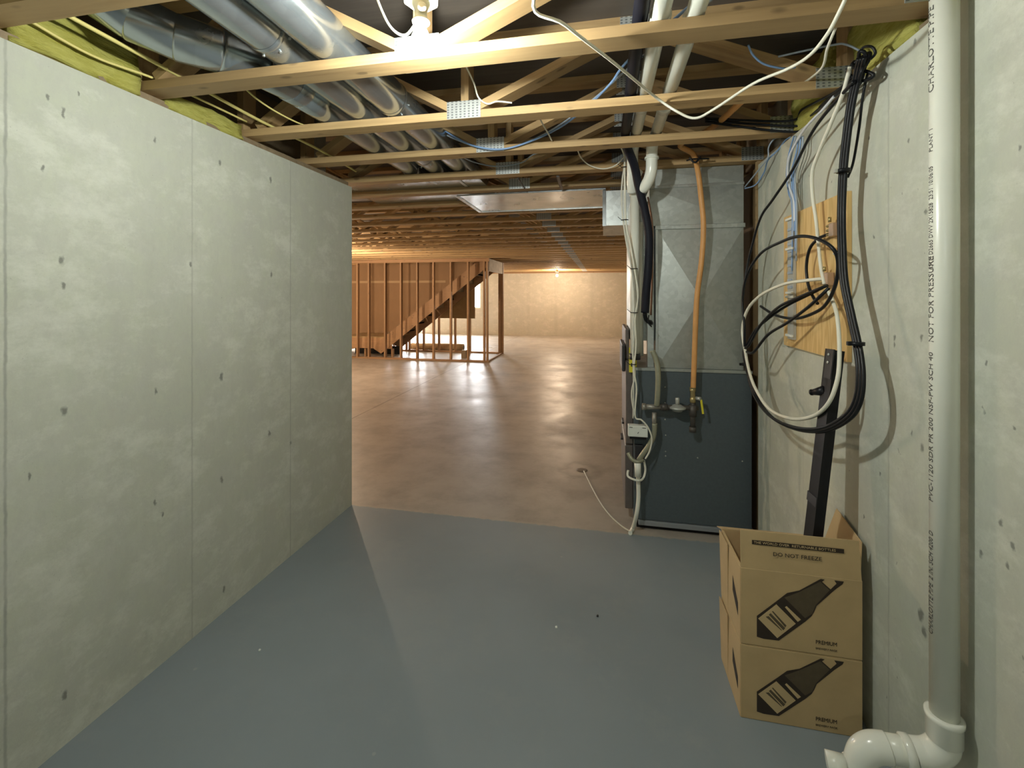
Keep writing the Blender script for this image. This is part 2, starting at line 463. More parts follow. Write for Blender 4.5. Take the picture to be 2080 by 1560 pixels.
def tag(o, label, cat, group=None, kind=None):
    o['label'] = label; o['category'] = cat
    if group: o['group'] = group
    if kind: o['kind'] = kind
    return o
def thing(name, label, cat, loc=(0, 0, 0), group=None):
    o = bpy.data.objects.new(name, None); COL.objects.link(o)
    o.location = loc; o.empty_display_size = 0.05
    return tag(o, label, cat, group)
def struct(o, label=None):
    o['kind'] = 'structure'
    if label: o['label'] = label
    return o
def part(mb, name, mat, t):
    """part given in world coordinates, child of thing t"""
    o = mb.build(name, mat)
    o.parent = t
    p = t
    off = Vector((0, 0, 0))
    while p is not None:
        off += p.location; p = p.parent
    o.data.transform(Matrix.Translation(-off))
    return o
def dup(root, loc):
    r = root.copy(); COL.objects.link(r); r.location = loc
    for ch in list(root.children):
        c = ch.copy(); COL.objects.link(c); c.parent = r
        for g in ch.children:
            d = g.copy(); COL.objects.link(d); d.parent = c
    return r

# ------------------------------------------------------------------ the room
XL, XR, YE = -1.86, 0.95, 3.06       # nook walls and where they end
ZW = 2.40                            # top of the concrete
ZC = 2.44                            # underside of the trusses
TD = 0.40                            # truss depth
XBL, XBR, YF = -9.6, 1.06, 17.0      # big room
struct(MB().box((XBL - .2, -2.3, -.12), (XBR + .25, YF + .2, 0)).build('floor', FLOORM))
struct(MB().box((XL - .22, -2.1, 0), (XL, YE, ZW)).build('wall_left', CONC_L))
struct(MB().box((XR, -2.1, 0), (XR + .22, YE - .02, ZW)).build('wall_right', CONC_R))
struct(MB().box((XL - .22, -2.3, 0), (XR + .22, -2.1, ZC + TD)).build('wall_back', CONC_R))
struct(MB().box((XBL, YE - .22, 0), (XL - .22, YE, ZC + TD)).build('wall_near', CONC_F))
struct(MB().box((XBR + .02, YE - .02, 0), (XBR + .22, YF, ZC + TD)).build('wall_side', CONC_F))
struct(MB().box((XBL - .2, YE - .22, 0), (XBL, YF + .2, ZC + TD)).build('wall_far_left', CONC_F))
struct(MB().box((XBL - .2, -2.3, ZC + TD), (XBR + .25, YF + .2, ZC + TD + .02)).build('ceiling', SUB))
# sills on the concrete and rim boards behind
struct(MB().box((XL - .20, -2.1, ZW), (XL - .03, YE, ZC - .001)).build('trim_1', WOODDK))
struct(MB().box((XR + .03, -2.1, ZW), (XR + .20, YE - .02, ZC - .001)).build('trim_2', WOODDK))
struct(MB().box((XL - .26, -2.1, ZW), (XL - .22, YE - .22, ZC + TD)).build('trim_3', WOODDK))
struct(MB().box((XR + .22, -2.1, ZW), (XR + .26, YE - .02, ZC + TD)).build('trim_4', WOODDK))
# far wall with two window openings
def far_wall():
    w1 = (onY(941, 558, YF), onY(976, 626, YF))
    w2 = (onY(775, 560, YF), onY(858, 679, YF))
    zt1, zb1 = w1[0].z, w1[1].z
    x1a, x1b = w1[0].x, w1[1].x
    x2a, x2b = w2[0].x, w2[1].x
    zt2, zb2 = 2.2, 0.06
    mb = MB()
    T = (YF, YF + .2)
    mb.box((XBL, T[0], 0), (x2a, T[1], ZW))
    mb.box((x2a, T[0], 0), (x2b, T[1], zb2)); mb.box((x2a, T[0], zt2), (x2b, T[1], ZW))
    mb.box((x2b, T[0], 0), (x1a, T[1], ZW))
    mb.box((x1a, T[0], 0), (x1b, T[1], zb1)); mb.box((x1a, T[0], zt1), (x1b, T[1], ZW))
    mb.box((x1b, T[0], 0), (XBR + .22, T[1], ZW))
    struct(mb.build('wall_far', CONC_F))
    struct(MB().box((XBL, YF - .01, ZW), (XBR + .2, YF + .16, ZC)).build('trim_5', WOOD2))
    struct(MB().box((XBL, YF + .1, ZC), (XBR + .2, YF + .16, ZC + TD)).build('trim_6', WOOD2))
    for i, (xa, xb, zb, zt) in enumerate(((x1a, x1b, zb1, zt1), (x2a, x2b, zb2, zt2))):
        f = MB()
        e = .05
        f.box((xa, YF + .04, zb), (xa + e, YF + .12, zt)); f.box((xb - e, YF + .04, zb), (xb, YF + .12, zt))
        f.box((xa + e, YF + .04, zb), (xb - e, YF + .12, zb + e)); f.box((xa + e, YF + .04, zt - e), (xb - e, YF + .12, zt))
        fr = struct(f.build('window_%d' % (i + 1), PVCW))
        p = MB().box((xa + e, YF + .09, zb + e), (xb - e, YF + .10, zt - e)).build('pane', SKYP); p.parent = fr
far_wall()
# kraft faced panel on the wall end beside the furnace
t = MB().box((XR + .045, YE + .03, 0.0), (XR + .06, YE + 1.1, ZC - .01)).build('partition_panel', BROWNP)
tag(t, 'brown kraft panel standing in the gap between furnace and concrete wall end', 'panel')
t = MB().box((XR + .0, YE + .0, 1.75), (XR + .042, YE + .035, ZC - .01)).build('wood_strip', WOOD)
tag(t, 'short pale wood strip on the concrete wall end right of the plenum', 'wood strip')

# ------------------------------------------------------------------ floor trusses
def web(t, x0, z0, x1, z1):
    a = Vector((x0, 0, z0)); b = Vector((x1, 0, z1)); d = b - a
    me = MB().box((-d.length / 2, -.0445, -.019), (d.length / 2, .0445, .019)).build('web', WOOD, t)
    me.location = (a + b) / 2
    me.rotation_euler = (0, -math.atan2(d.z, d.x), 0)
def plate(t, x, z, w=.17, h=.085):
    for s in (-1, 1):
        o = MB().box((-w / 2, -.001, -h / 2), (w / 2, .001, h / 2)).build('nail_plate', PLATE, t)
        o.location = (x, s * .046, z)
def make_truss(xl, xr, long, label):
    t = thing('floor_truss', label, 'floor truss', (0, 0, ZC), 'wooden floor trusses overhead')
    cx = (xl + xr) / 2; hl = (xr - xl) / 2
    for z, nm in ((0, 'bottom_chord'), (TD - .038, 'top_chord')):
        o = MB().box((-hl, -.0445, 0), (hl, .0445, .038)).build(nm, WOOD, t)
        o.location = (cx, 0, z)
    zb, zt = .05, TD - .05
    web(t, -.60, zb, .10, zt)
    web(t, .92, zb, .22, zt)
    web(t, -.72, zb, -1.26, zt)
    o = MB().box((-.162, -.0445, -.019), (.162, .0445, .019)).build('web', WOOD, t)
    o.location = (-.655, 0, TD / 2); o.rotation_euler = (0, PI / 2, 0)
    o = MB().box((-.162, -.0445, -.019), (.162, .0445, .019)).build('web', WOOD, t)
    o.location = (1.00, 0, TD / 2); o.rotation_euler = (0, PI / 2, 0)
    plate(t, -.66, .043); plate(t, .93, .045, .13); plate(t, .16, TD - .045)
    plate(t, -1.30, TD - .045)
    if not long:
        web(t, -1.34, zt, -1.82, zb)
        o = MB().box((-.162, -.0445, -.019), (.162, .0445, .019)).build('web', WOOD, t)
        o.location = (-1.92, 0, TD / 2); o.rotation_euler = (0, PI / 2, 0)
    else:
        x = -1.34
        while x > xl + 1.3:
            web(t, x, zt, x - .56, zb); web(t, x - .68, zb, x - 1.24, zt)
            x -= 1.30
    return t
ORD = ['first', 'second', 'third', 'fourth', 'fifth', 'sixth', 'seventh', 'eighth', 'ninth', 'tenth', 'eleventh', 'twelfth',
       'thirteenth', 'fourteenth', 'fifteenth', 'sixteenth', 'seventeenth', 'eighteenth', 'nineteenth', 'twentieth', 'twenty-first',
       'twenty-second', 'twenty-third', 'twenty-fourth', 'twenty-fifth', 'twenty-sixth', 'twenty-seventh', 'twenty-eighth',
       'twenty-ninth', 'thirtieth', 'thirty-first', 'thirty-second', 'thirty-third']
near_far_edges = [1.07, 1.60, 2.155, 2.67, 3.17, 3.62]
near_labels = ['wooden floor truss nearest the camera, cut off at the top left corner of the photo',
               'wooden floor truss just behind the lit bulb, its bottom chord crossing the full width',
               'wooden floor truss second behind the lit bulb, below the loop of white cable',
               'wooden floor truss third behind the lit bulb, with cable shadows on its face',
               'wooden floor truss fourth behind the bulb, in front of the white pipe elbow',
               'wooden floor truss fifth behind the bulb, just before the flat sheet metal pan']
short0 = make_truss(XL - .19, XR + .19, False, near_labels[0])
short0.location.y = near_far_edges[0] - .0445
for i in (1, 2, 3):
    c = dup(short0, (0, near_far_edges[i] - .0445, ZC)); c['label'] = near_labels[i]
long0 = make_truss(XBL + .02, XBR + .01, True, near_labels[4])
long0.location.y = near_far_edges[4] - .0445
c = dup(long0, (0, near_far_edges[5] - .0445, ZC)); c['label'] = near_labels[5]
y = 4.13; k = 5
while y < YF - .15:
    c = dup(long0, (0, y - .0445, ZC))
    c['label'] = 'wooden floor truss, %s one counted back from the lit bulb, over the big room' % ORD[k]
    y += .50; k += 1

# ------------------------------------------------------------------ insulation batts
def batt(x0, x1, y0, y1, z0, z1, label, seed):
    rnd = random.Random(seed)
    bm = bmesh.new()
    r = bmesh.ops.create_cube(bm, size=1)
    bmesh.ops.subdivide_edges(bm, edges=bm.edges, cuts=9, use_grid_fill=True)
    from mathutils import noise as mn
    for v in bm.verts:
        p = Vector((x0 + (v.co.x + .5) * (x1 - x0), y0 + (v.co.y + .5) * (y1 - y0), z0 + (v.co.z + .5) * (z1 - z0)))
        q = Vector((p.x * 9, p.y * 6 + seed, p.z * 14))
        d = mn.noise_vector(q) * .022 + mn.noise_vector(q * 3) * .008
        if v.co.z < -.49: d.z = abs(d.z) * .2
        d.y *= .6
        v.co = p + d
    for f in bm.faces: f.smooth = True
    me = bpy.data.meshes.new('insulation_batt'); bm.to_mesh(me); bm.free(); me.materials.append(INS)
    o = bpy.data.objects.new('insulation_batt', me); COL.objects.link(o)
    tag(o, label, 'insulation', 'fibreglass batts on the wall tops')
batt(XL - .18, XL - .022, 1.085, 1.50, ZC - .028, ZC + .15, 'yellow fibreglass batt on the left wall top, nearest and largest', 1)
batt(XL - .18, XL - .022, 1.62, 2.04, ZC - .028, ZC + .05, 'low greenish fibreglass batt on left wall top between second and third truss', 2)
batt(XL - .18, XL - .022, .55, .96, ZC - .028, ZC + .17, 'yellow fibreglass batt on left wall top behind the nearest truss', 3)
batt(XR + .022, XR + .18, 1.64, 2.02, ZC - .028, ZC + .20, 'yellow fibreglass batt on the right wall top beside the cable hub', 4)
batt(XR + .01, XR + .18, 2.19, 2.55, ZC - .02, ZC + .24, 'yellow fibreglass batt on right wall top behind the black cables', 5)
batt(XR + .012, XR + .18, 1.12, 1.49, ZC - .03, ZC + .2, 'yellow fibreglass tuft poking out behind the top of the big white pipe', 6)

# ------------------------------------------------------------------ concrete ledge debris etc. small floor chips
for i, (px, py) in enumerate(((527, 1322), (1214, 1252), (1130, 1275), (1745, 1440))):
    p = onZ(px, py, 0)
    mb = MB(); r = bmesh.ops.create_icosphere(mb.bm, subdivisions=1, radius=.006)
    for v in mb.bm.verts: v.co = Vector((v.co.x * random.uniform(.7, 1.5), v.co.y * random.uniform(.7, 1.4), max(v.co.z, -.003) + .003))
    if i == 3: mb.bm.free(); continue
    o = mb.build('floor_crumb', [WHITEBOX, BLKM, WHITEBOX][i]); o.location = (p.x, p.y, 0)
    tag(o, ['small white crumb on the blue floor left of centre', 'small black crumb on the blue floor in the middle', 'tiny pale crumb on the blue floor just left of the black one'][i], 'crumb')

# ------------------------------------------------------------------ bulbs
def bulb(name_lab, cx, cy, cz, mat, hang=0.12, hlab=None, top=None, detail=False):
    """cz is the centre of the glass globe"""
    t = thing('light_bulb', name_lab, 'light bulb', (cx, cy, cz))
    part(MB().lathe((cx, cy, cz), [(.002, -.031), (.012, -.028), (.022, -.021), (.029, -.009), (.030, .002), (.028, .014), (.022, .028), (.016, .040), (.0135, .050)]), 'globe', mat, t)
    part(MB().lathe((cx, cy, cz), [(.0135, .050), (.0135, .056), (.0125, .058), (.0135, .061), (.0125, .064), (.0135, .067), (.010, .072)], n=20), 'screw_base', CASTG, t)
    h = thing('lampholder', hlab, 'lampholder', (cx, cy, cz + .066))
    part(MB().lathe((cx, cy, cz), [(.019, .056), (.026, .058), (.027, .063), (.024, .067), (.019, .069), (.018, .085), (.021, .100), (.026, .112), (.026, .118), (.02, .120)]), 'socket', PORC, h)
    part(MB().lathe((cx, cy, cz), [(.026, .1205), (.052, .122), (.055, .128), (.055, .150), (.05, .153)], n=8), 'outlet_box', PORC, h)
    if detail:
        part(MB().lathe((cx + .012, cy - .018, cz + .090), [(.012, 0), (.0125, .012), (.010, .016), (.006, .018)], axis=(.3, -1, -.15)), 'knob', PORC, h)
    if top:
        part(MB().box((cx - .02, cy - .05, cz + .153), (cx + .02, cy + .05, top)), 'mounting_block', WOOD, h)
p = onZ(855, 86, CAM_H + .757)
bulb('glowing white bulb hanging in front of the nearest wide truss', p.x, p.y, p.z, BULBM, hlab='cream porcelain lampholder above the nearest glowing bulb', top=ZC + TD, detail=True)
p = onY(1130, 557, 15.0)
bulb('small distant glowing bulb before the far concrete wall', p.x, 15.25, 2.23, BULBW, hlab='distant lampholder above the far bulb', top=ZC + TD)
bulb('warm glowing bulb over the big room hidden behind the left concrete wall', -5.3, 7.35, 2.05, BULBW, hlab='lampholder of the warm bulb behind the left wall', top=ZC + TD)
bulb('added warm fill bulb over the big room, hidden behind the staircase', -7.4, 12.85, 2.15, FILLW, hlab='lampholder of the added fill bulb behind the staircase', top=ZC + TD)  # added fill, lifts the brightness behind the stairs
bulb('added warm fill bulb in the near left corner of the big room, unseen behind the nook wall', -8.2, 5.2, 2.15, FILLW, hlab='lampholder of the added fill bulb in the near left corner', top=ZC + TD)  # added fill out of view, brightens the big room
bulb('added white fill bulb at the back of the nook, unseen behind the camera', -.3, -1.2, 2.30, FILLR, hlab='lampholder of the added fill bulb behind the camera', top=ZC + TD)  # added fill light for the nook, never in view

# ------------------------------------------------------------------ round ducts
def duct(x, y0, y1, z, r, label, collars=()):
    t = thing('round_duct', label, 'duct', (x, y0, z), 'round sheet metal ducts through the trusses')
    part(MB().tube([(x, y0 + (y1 - y0) * k / 12, z) for k in range(13)], r, 40, smooth=False), 'duct_pipe', GALV_DUCT, t)
    for c in collars:
        co = part(MB().tube([(x, c - .012, z), (x, c, z), (x, c + .012, z)], r + .003, 40, smooth=False, radii=[r + .001, r + .004, r + .001], caps=False), 'collar', GALV_DUCT, t)
        for a in (200, 250, 300, 340):
            d = Vector((math.cos(math.radians(a)), 0, math.sin(math.radians(a))))
            part(MB().cyl(Vector((x, c + .03, z)) + d * (r - .002), Vector((x, c + .03, z)) + d * (r + .006), .005, 8), 'screw', GALV, co)
    return t
DZ = ZC + .038 + .086
duct(-1.215, -.4, 3.66, DZ, .083, 'round shiny duct in the middle of the three overhead ducts', (1.42, 2.9))
duct(-1.03, -.4, 3.66, DZ, .083, 'round shiny duct nearest the lit bulb, rightmost of three', (2.05, 3.25))
t = duct(-1.41, 1.86, 3.66, DZ, .083, 'round shiny duct nearest the left wall, fed by the jointed elbow', (3.1,))
# jointed elbow
t = thing('duct_elbow', 'jointed sheet metal elbow turning into the leftmost round duct', 'duct elbow', (-1.5, 1.5, DZ))
epts = [(-1.74, 1.08, DZ + .12), (-1.735, 1.20, DZ + .09), (-1.69, 1.32, DZ + .04), (-1.60, 1.42, DZ + .01), (-1.50, 1.52, DZ), (-1.43, 1.65, DZ), (-1.41, 1.80, DZ), (-1.41, 1.88, DZ)]
for a, b in zip(epts, epts[1:]):
    a = Vector(a); b = Vector(b); e = (b - a) * .08
    part(MB().tube([a - e, a, b, b + e], .084, 32, smooth=False, radii=[.081, .0865, .083, .0815]), 'elbow_gore', GALV_DUCT, t)

# flat trunk/pan of sheet metal under the joists
t = thing('sheet_metal_pan', 'flat shiny sheet metal duct pan under the joists left of the furnace duct', 'duct', (-.6, 3.95, ZC - .02))
part(MB().box((-1.22, 3.63, ZC - .014), (.02, 4.38, ZC - .002)), 'pan_sheet', GALV_DUCT, t)
part(MB().box((-1.235, 3.63, ZC - .018), (-1.20, 4.38, ZC - .014)).box((-1.2, 4.36, ZC - .02), (.02, 4.38, ZC - .014)), 'drive_cleat', GALV, t)
t = thing('joist_pan', 'bright metal sheet lying across the truss chords left of the joist pan', 'duct', (-1.6, 3.4, ZC + .038))
part(MB().box((-2.15, 3.19, ZC + .0385), (-.93, 4.22, ZC + .0402)), 'pan_sheet', GALV_DUCT, t)
part(MB().box((-1.11, 3.19, ZC + .034), (-1.085, 3.52, ZC + .0384)), 'drive_cleat', GALV, t)
# dark hanger strap pieces
for (pa, pb, lab) in (((1133, 358), (1141, 384), 'dark metal hanger strap under the joists near the sheet metal pan'), ((1052, 362), (1066, 383), 'small dark bent nail strap beside the hanging metal strap')):
    a = onZ(*pa, ZC - .006); b = onZ(*pb, ZC - .012)
    t = MB().bar(a, b, .022 if pa[0] > 1100 else .008, .008).build('hanger_strap', DARKP); tag(t, lab, 'strap')

# supply duct stub left of the plenum
t = thing('supply_duct', 'bright galvanised duct box sticking out left behind the white vertical pipe', 'duct', (.1, 3.7, 2.2))
q0 = onY(1225, 388, 3.62); q1 = onY(1240, 458, 3.62)
part(MB().box((q0.x, 3.62, q1.z), (.60, 4.25, q0.z)), 'duct_box', GALV, t)
part(MB().box((q0.x - .004, 3.610, q1.z - .004), (q0.x + .022, 3.6195, q0.z + .004)), 'drive_cleat', GALV_DUCT, t)

# ------------------------------------------------------------------ furnace
FX0, FX1, FY0, FY1 = .205, .945, 3.14, 3.88
FTOP = 1.075
f = thing('furnace', 'dark slate grey furnace cabinet standing at the end of the right wall', 'furnace', ((FX0 + FX1) / 2, (FY0 + FY1) / 2, 0))
part(MB().box((FX0, FY0, .065), (FX1, FY1, FTOP), .004), 'cabinet', FURN, f)
part(MB().box((FX0 + .03, FY0 - .012, .03), (FX1 - .02, FY0 + .02, .062), .003), 'base_rail', SILV, f)
part(MB().box((FX0 + .02, FY0 + .02, .0), (FX1 - .02, FY1 - .02, .064)), 'plinth', BLKM, f)
part(MB().box((FX0, FY0 - .008, FTOP), (FX1, FY1, FTOP + .018)), 'top_flange', GALV_PLEN, f)
d1 = part(MB().box((FX0 - .05, FY0 + .06, .55), (FX0 - .001, FY1 - .03, FTOP + .05), .006), 'service_door', FURNF, f)
d2 = part(MB().box((FX0 - .055, FY0 + .06, .10), (FX0 - .001, FY1 - .03, .54), .006), 'service_door', FURNF, f)
o = part(MB().box((FX0 - .075, FY0 + .10, FTOP - .03), (FX0 - .051, FY0 + .5, FTOP + .16), .008), 'burner_cover', DARKP, f)
o = part(MB().box((FX0 - .03, FY0 + .02, FTOP - .02), (FX0 + .02, FY0 + .028, FTOP + .15)), 'warning_label', YLAB, f)
lb = part(MB().box((FX0 - .018, FY0 + .018, FTOP + .02), (FX0 + .004, FY0 + .0195, FTOP + .045)).box((FX0 - .02, FY0 + .018, FTOP + .10), (FX0 + .004, FY0 + .0195, FTOP + .125)), 'label_print', LABB, o)
part(MB().box((FX0 - .075, FY0 + .30, .50), (FX0 - .056, FY0 + .42, .515), .002), 'door_handle', DARKP, d2)
part(MB().box((FX0 - .066, FY0 + .30, .62), (FX0 - .051, FY0 + .42, .635), .002), 'door_handle', DARKP, d1)
o = part(MB().box((FX0 - .05, FY0 + .14, FTOP + .05), (FX0 - .022, FY1 - .06, FTOP + .27), .01), 'control_housing', FURNF, f)
for (px, py) in ((1351, 753), (1351, 786), (1351, 818), (1351, 852), (1352, 884), (1352, 917), (1352, 926), (1417, 930), (1508, 937)):
    p = onY(px, py, FY0); part(MB().lathe((p.x, FY0, p.z), [(.005, 0), (.005, .002), (.002, .004)], axis=(0, -1, 0), n=10), 'screw', CASTG, f)

# plenum
pl = thing('plenum', 'grey sheet metal plenum with cross creases standing on the furnace', 'plenum', (.63, 3.4, FTOP + .02))
PX0, PX1, PY0, PY1 = .359, .90, 3.16, 3.80
zs = onY(1420, 460, PY0).z
def creased(x0, x1, z0, z1, y, depth):
    mb = MB(); b = mb.bm
    c = b.verts.new(((x0 + x1) / 2, y - depth, (z0 + z1) / 2))
    vs = [b.verts.new(q) for q in ((x0, y, z0), (x1, y, z0), (x1, y, z1), (x0, y, z1))]
    vb = [b.verts.new((q.co.x, PY1, q.co.z)) for q in vs]
    for i in range(4):
        b.faces.new((vs[i], vs[(i + 1) % 4], c)); b.faces.new((vs[i], vb[i], vb[(i + 1) % 4], vs[(i + 1) % 4]))
    b.faces.new(vb)
    return mb
part(creased(PX0, PX1, FTOP + .02, zs - .012, PY0, .034), 'lower_section', GALV_PLEN, pl)
zj = onY(1420, 376, PY0).z
part(creased(PX0 - .05, PX1, zs + .012, zj - .006, PY0, .010), 'middle_section', GALV_PLEN, pl)
part(creased(PX0 - .06, PX1, zj + .006, ZC - .004, PY0, .004), 'upper_section', GALV_PLEN, pl)
part(MB().box((PX0 - .012, PY0 - .012, zs - .014), (PX1 + .008, PY0 + .01, zs + .014), .002), 'joint_flange', GALV, pl)
part(MB().box((PX0 - .06, PY0 - .010, zj - .010), (PX1 + .003, PY0 + .01, zj + .008), .002), 'joint_cleat', GALV, pl)
part(MB().box((PX0 - .010, PY0 - .008, FTOP + .02), (PX0 + .004, PY0 + .01, zs)), 'corner_edge', GALV, pl)
part(MB().box((PX0 - .17, PY0 + .10, FTOP + .19), (PX0 - .004, PY1 - .05, zs + .2)), 'coil_case', GALV_PLEN, pl)
part(MB().box((PX0 - .06, PY0 + .02, FTOP + .02), (PX0 - .02, PY0 + .09, zs + .06)), 'side_rail', GALV, pl)

# ------------------------------------------------------------------ white PVC flue pipes
RP = .030
def pipe_thing(name, label, cat, pts, r, mat, partname='pipe', rings=(), n=24, sub=6):
    t = thing(name, label, cat, pts[0])
    part(MB().tube(pts, r, n, sub=sub), partname, mat, t)
    for (a, b, rr) in rings:
        part(MB().tube([a, b], rr, n, smooth=False), 'coupling', mat, t)
    return t
Y3 = 3.04
def flue(x0px, x1, label, ycoup, drop):
    zp = ZC + .038 + RP + .002
    x = x0px
    t = thing('flue_pipe', label, 'pipe', (x, 0, zp), 'white plastic flue pipes along the ceiling')
    part(MB().tube([(x, -.4, zp), (x, 1.6, zp), (x, 2.80, zp)], RP, 28, smooth=False), 'pipe', PVC, t)
    part(MB().tube([(x, ycoup - .05, zp), (x, ycoup + .05, zp)], RP + .006, 28, smooth=False), 'coupling', PVCW, t)
    part(MB().tube([(x, ycoup + .62, zp), (x, ycoup + .70, zp)], RP + .006, 28, smooth=False), 'coupling', PVCW, t)
    el = part(MB().tube(drop, RP + .005, 28, sub=5), 'elbow', PVCW, t)
    return t, zp
p = onZ(1392, 40, ZC + .07)
t1, zp = flue(.295, 0, 'right one of two white flue pipes overhead, ending in a white elbow', 1.62,
     [(.295, 2.76, ZC + .07), (.295, 2.83, ZC + .068), (.295, 2.875, ZC + .03), (.295, 2.88, ZC - .03), (.293, 2.885, ZC - .08), (.283, 2.90, ZC - .125), (.264, 2.925, ZC - .16), (.245, 2.95, ZC - .178)])
c = part(MB().tube([(.295, 2.88, ZC - .012), (.295, 2.88, ZC)], RP + .013, 28, smooth=False), 'collar', PVCW, t1)
t2, _ = flue(.185, 0, 'left one of two white flue pipes overhead, bent down behind the foam line', 1.58,
     [(.185, 2.76, ZC + .07), (.185, 2.90, ZC + .068), (.185, 2.955, ZC + .03), (.185, 2.965, ZC - .05), (.185, 3.00, ZC - .12), (.19, 3.04, ZC - .17)])
# vertical flue pipes down to the furnace
a = onY(1291, 392, 3.08); b = onY(1288, 724, 3.08)
vx = (a.x + b.x) / 2
t = thing('vertical_pipe', 'tall white plastic pipe dropping beside the furnace, zip tied wires on it', 'pipe', (vx, 3.08, b.z))
part(MB().tube([(vx, 3.08, b.z), (vx, 3.08, a.z + .02)], RP, 28, smooth=False), 'pipe', PVC, t)
part(MB().tube([(vx, 3.08, a.z - .02), (vx, 3.08, a.z + .06), (vx, 3.08, a.z + .10), (vx + .02, 3.085, a.z + .15)], RP + .005, 28), 'elbow', PVC, t)
part(MB().tube([(vx, 3.08, b.z - .02), (vx, 3.08, b.z + .02)], RP + .006, 24, smooth=False), 'coupling', DARKP, t)
a2 = onY(1304, 452, 3.26); b2 = onY(1299, 722, 3.26)
t = thing('vertical_pipe', 'thinner white pipe just behind the tall vertical pipe at the furnace', 'pipe', (b2.x, 3.26, b2.z))
part(MB().tube([(b2.x, 3.26, b2.z), (b2.x, 3.26, a2.z)], .027, 24, smooth=False), 'pipe', PVC, t)

# ------------------------------------------------------------------ black insulated refrigerant line
pts = [(.122, -.2, 2.55), (.122, .8, 2.53), (.122, 1.7, 2.515), (.124, 2.3, 2.505), (.130, 2.72, 2.50), onY(1288, 335, 2.88), onY(1297, 378, 2.94), onY(1310, 430, 2.98), onY(1318, 480, 3.0), onY(1317, 540, 3.02), onY(1312, 600, 3.04), onY(1310, 635, 3.05)]
t = thing('refrigerant_line', 'thick black foam covered line hanging down in front of the plenum', 'pipe', pts[-1])
part(MB().tube(pts, .026, 20), 'foam_sleeve', FOAM, t)
part(MB().tube([onY(1309, 630, 3.05), onY(1312, 648, 3.06), onY(1322, 656, 3.10), (PX0 - .04, 3.2, onY(1325, 655, 3.1).z)], .014, 14), 'bent_end', BLK, t)
part(MB().tube([onY(1318, 640, 3.03), onY(1317, 655, 3.03), onY(1324, 664, 3.03)], .004, 8), 'tie_tail', BLK, t)
pts = [onY(1321, 420, 3.06), onY(1326, 500, 3.08), onY(1325, 600, 3.10), onY(1326, 650, 3.12)]
pts = [onY(1316, 400, 3.05), onY(1325, 460, 3.07), onY(1325, 560, 3.09), onY(1322, 640, 3.11)]
o = MB().tube(pts, .006, 10).build('copper_line', plain('tarnished_copper', (.30, .17, .12), .4, metal=.6)); tag(o, 'thin tarnished copper line beside the black foam line', 'pipe')

# ------------------------------------------------------------------ gas line
YG = 3.065
pts = [(.70, 2.3, 2.56), (.60, 2.7, 2.53), onY(1382, 293, 2.93), onY(1408, 313, 3.0), onY(1418, 350, YG), onY(1424, 400, YG), onY(1429, 460, YG), onY(1425, 530, YG), onY(1416, 600, YG), onY(1412, 680, YG), onY(1410, 740, YG), onY(1408, 790, YG)]
t = thing('gas_tubing', 'orange flexible gas tube hanging from the trusses down to the furnace', 'gas tube', pts[-1])
part(MB().tube(pts, .0165, 16), 'tube', ORG, t)
fa = onY(1408, 788, YG); fb = onY(1407, 818, YG)
part(MB().lathe(fb, [(.013, 0), (.018, .004), (.018, .03), (.014, .034), (.016, .04), (.016, .07), (.019, .074), (.019, .1), (.013, fa.z - fb.z)]), 'brass_fitting', BRASS, t)
part(MB().tube([onY(1395, 326, 3.0), onY(1408, 323, 2.975), onY(1440, 322, 3.0)], .005, 8).tube([onY(1400, 320, 2.975), onY(1412, 330, 2.97), onY(1423, 318, 2.975)], .006, 8), 'cable_tie', BLK, t)

m = thing('gas_manifold', 'iron gas pipe manifold with round regulator in front of the furnace', 'gas valve', onY(1360, 832, YG))
pa = onY(1306, 826, YG); pb = onY(1418, 829, YG)
part(MB().tube([pa, onY(1345, 827, YG)], .017, 18, smooth=False).tube([pa + Vector((-.006, 0, 0)), pa + Vector((.02, 0, 0))], .022, 18, smooth=False), 'left_nipple', IRONG, m)
part(MB().tube([onY(1344, 827, YG), pb], .016, 18, smooth=False).tube([onY(1342, 827, YG), onY(1356, 827, YG)], .022, 18, smooth=False), 'cross_pipe', IRON, m)
vt = onY(1407, 818, YG); vb = onY(1415, 878, YG); vb.x = vt.x
part(MB().tube([vt, vb], .016, 18, smooth=False).tube([onY(1407, 822, YG), Vector((vt.x, YG, onY(1407, 845, YG).z))], .024, 18, smooth=False)
     .tube([vb, vb + Vector((0, 0, .035))], .022, 18, smooth=False), 'drip_leg', IRON, m)
rc = onY(1376, 832, YG)
rg = part(MB().lathe(rc, [(.02, -.012), (.03, -.01), (.034, .0), (.050, .006), (.054, .012), (.052, .018), (.040, .024), (.022, .032), (.014, .034)]), 'regulator', CASTG, m)
part(MB().lathe(rc, [(.013, .034), (.013, .075), (.010, .078)], n=18), 'regulator_cap', CASTG, rg)
hv = onY(1424, 812, YG - .02)
part(MB().bar(hv, hv + Vector((.012, 0, -.09)), .012, .006, up=(0, 1, 0)), 'valve_handle', YLAB, m)
part(MB().tube([Vector((vt.x + .02, YG, hv.z + .005)), hv + Vector((0, .0, .005))], .012, 12, smooth=False), 'valve_body', CASTG, m)
dl = onY(1329, 838, YG)
part(MB().tube([Vector((dl.x, YG, dl.z)), onY(1329, 866, YG)], .014, 16, smooth=False), 'lower_nipple', IRONG, m)
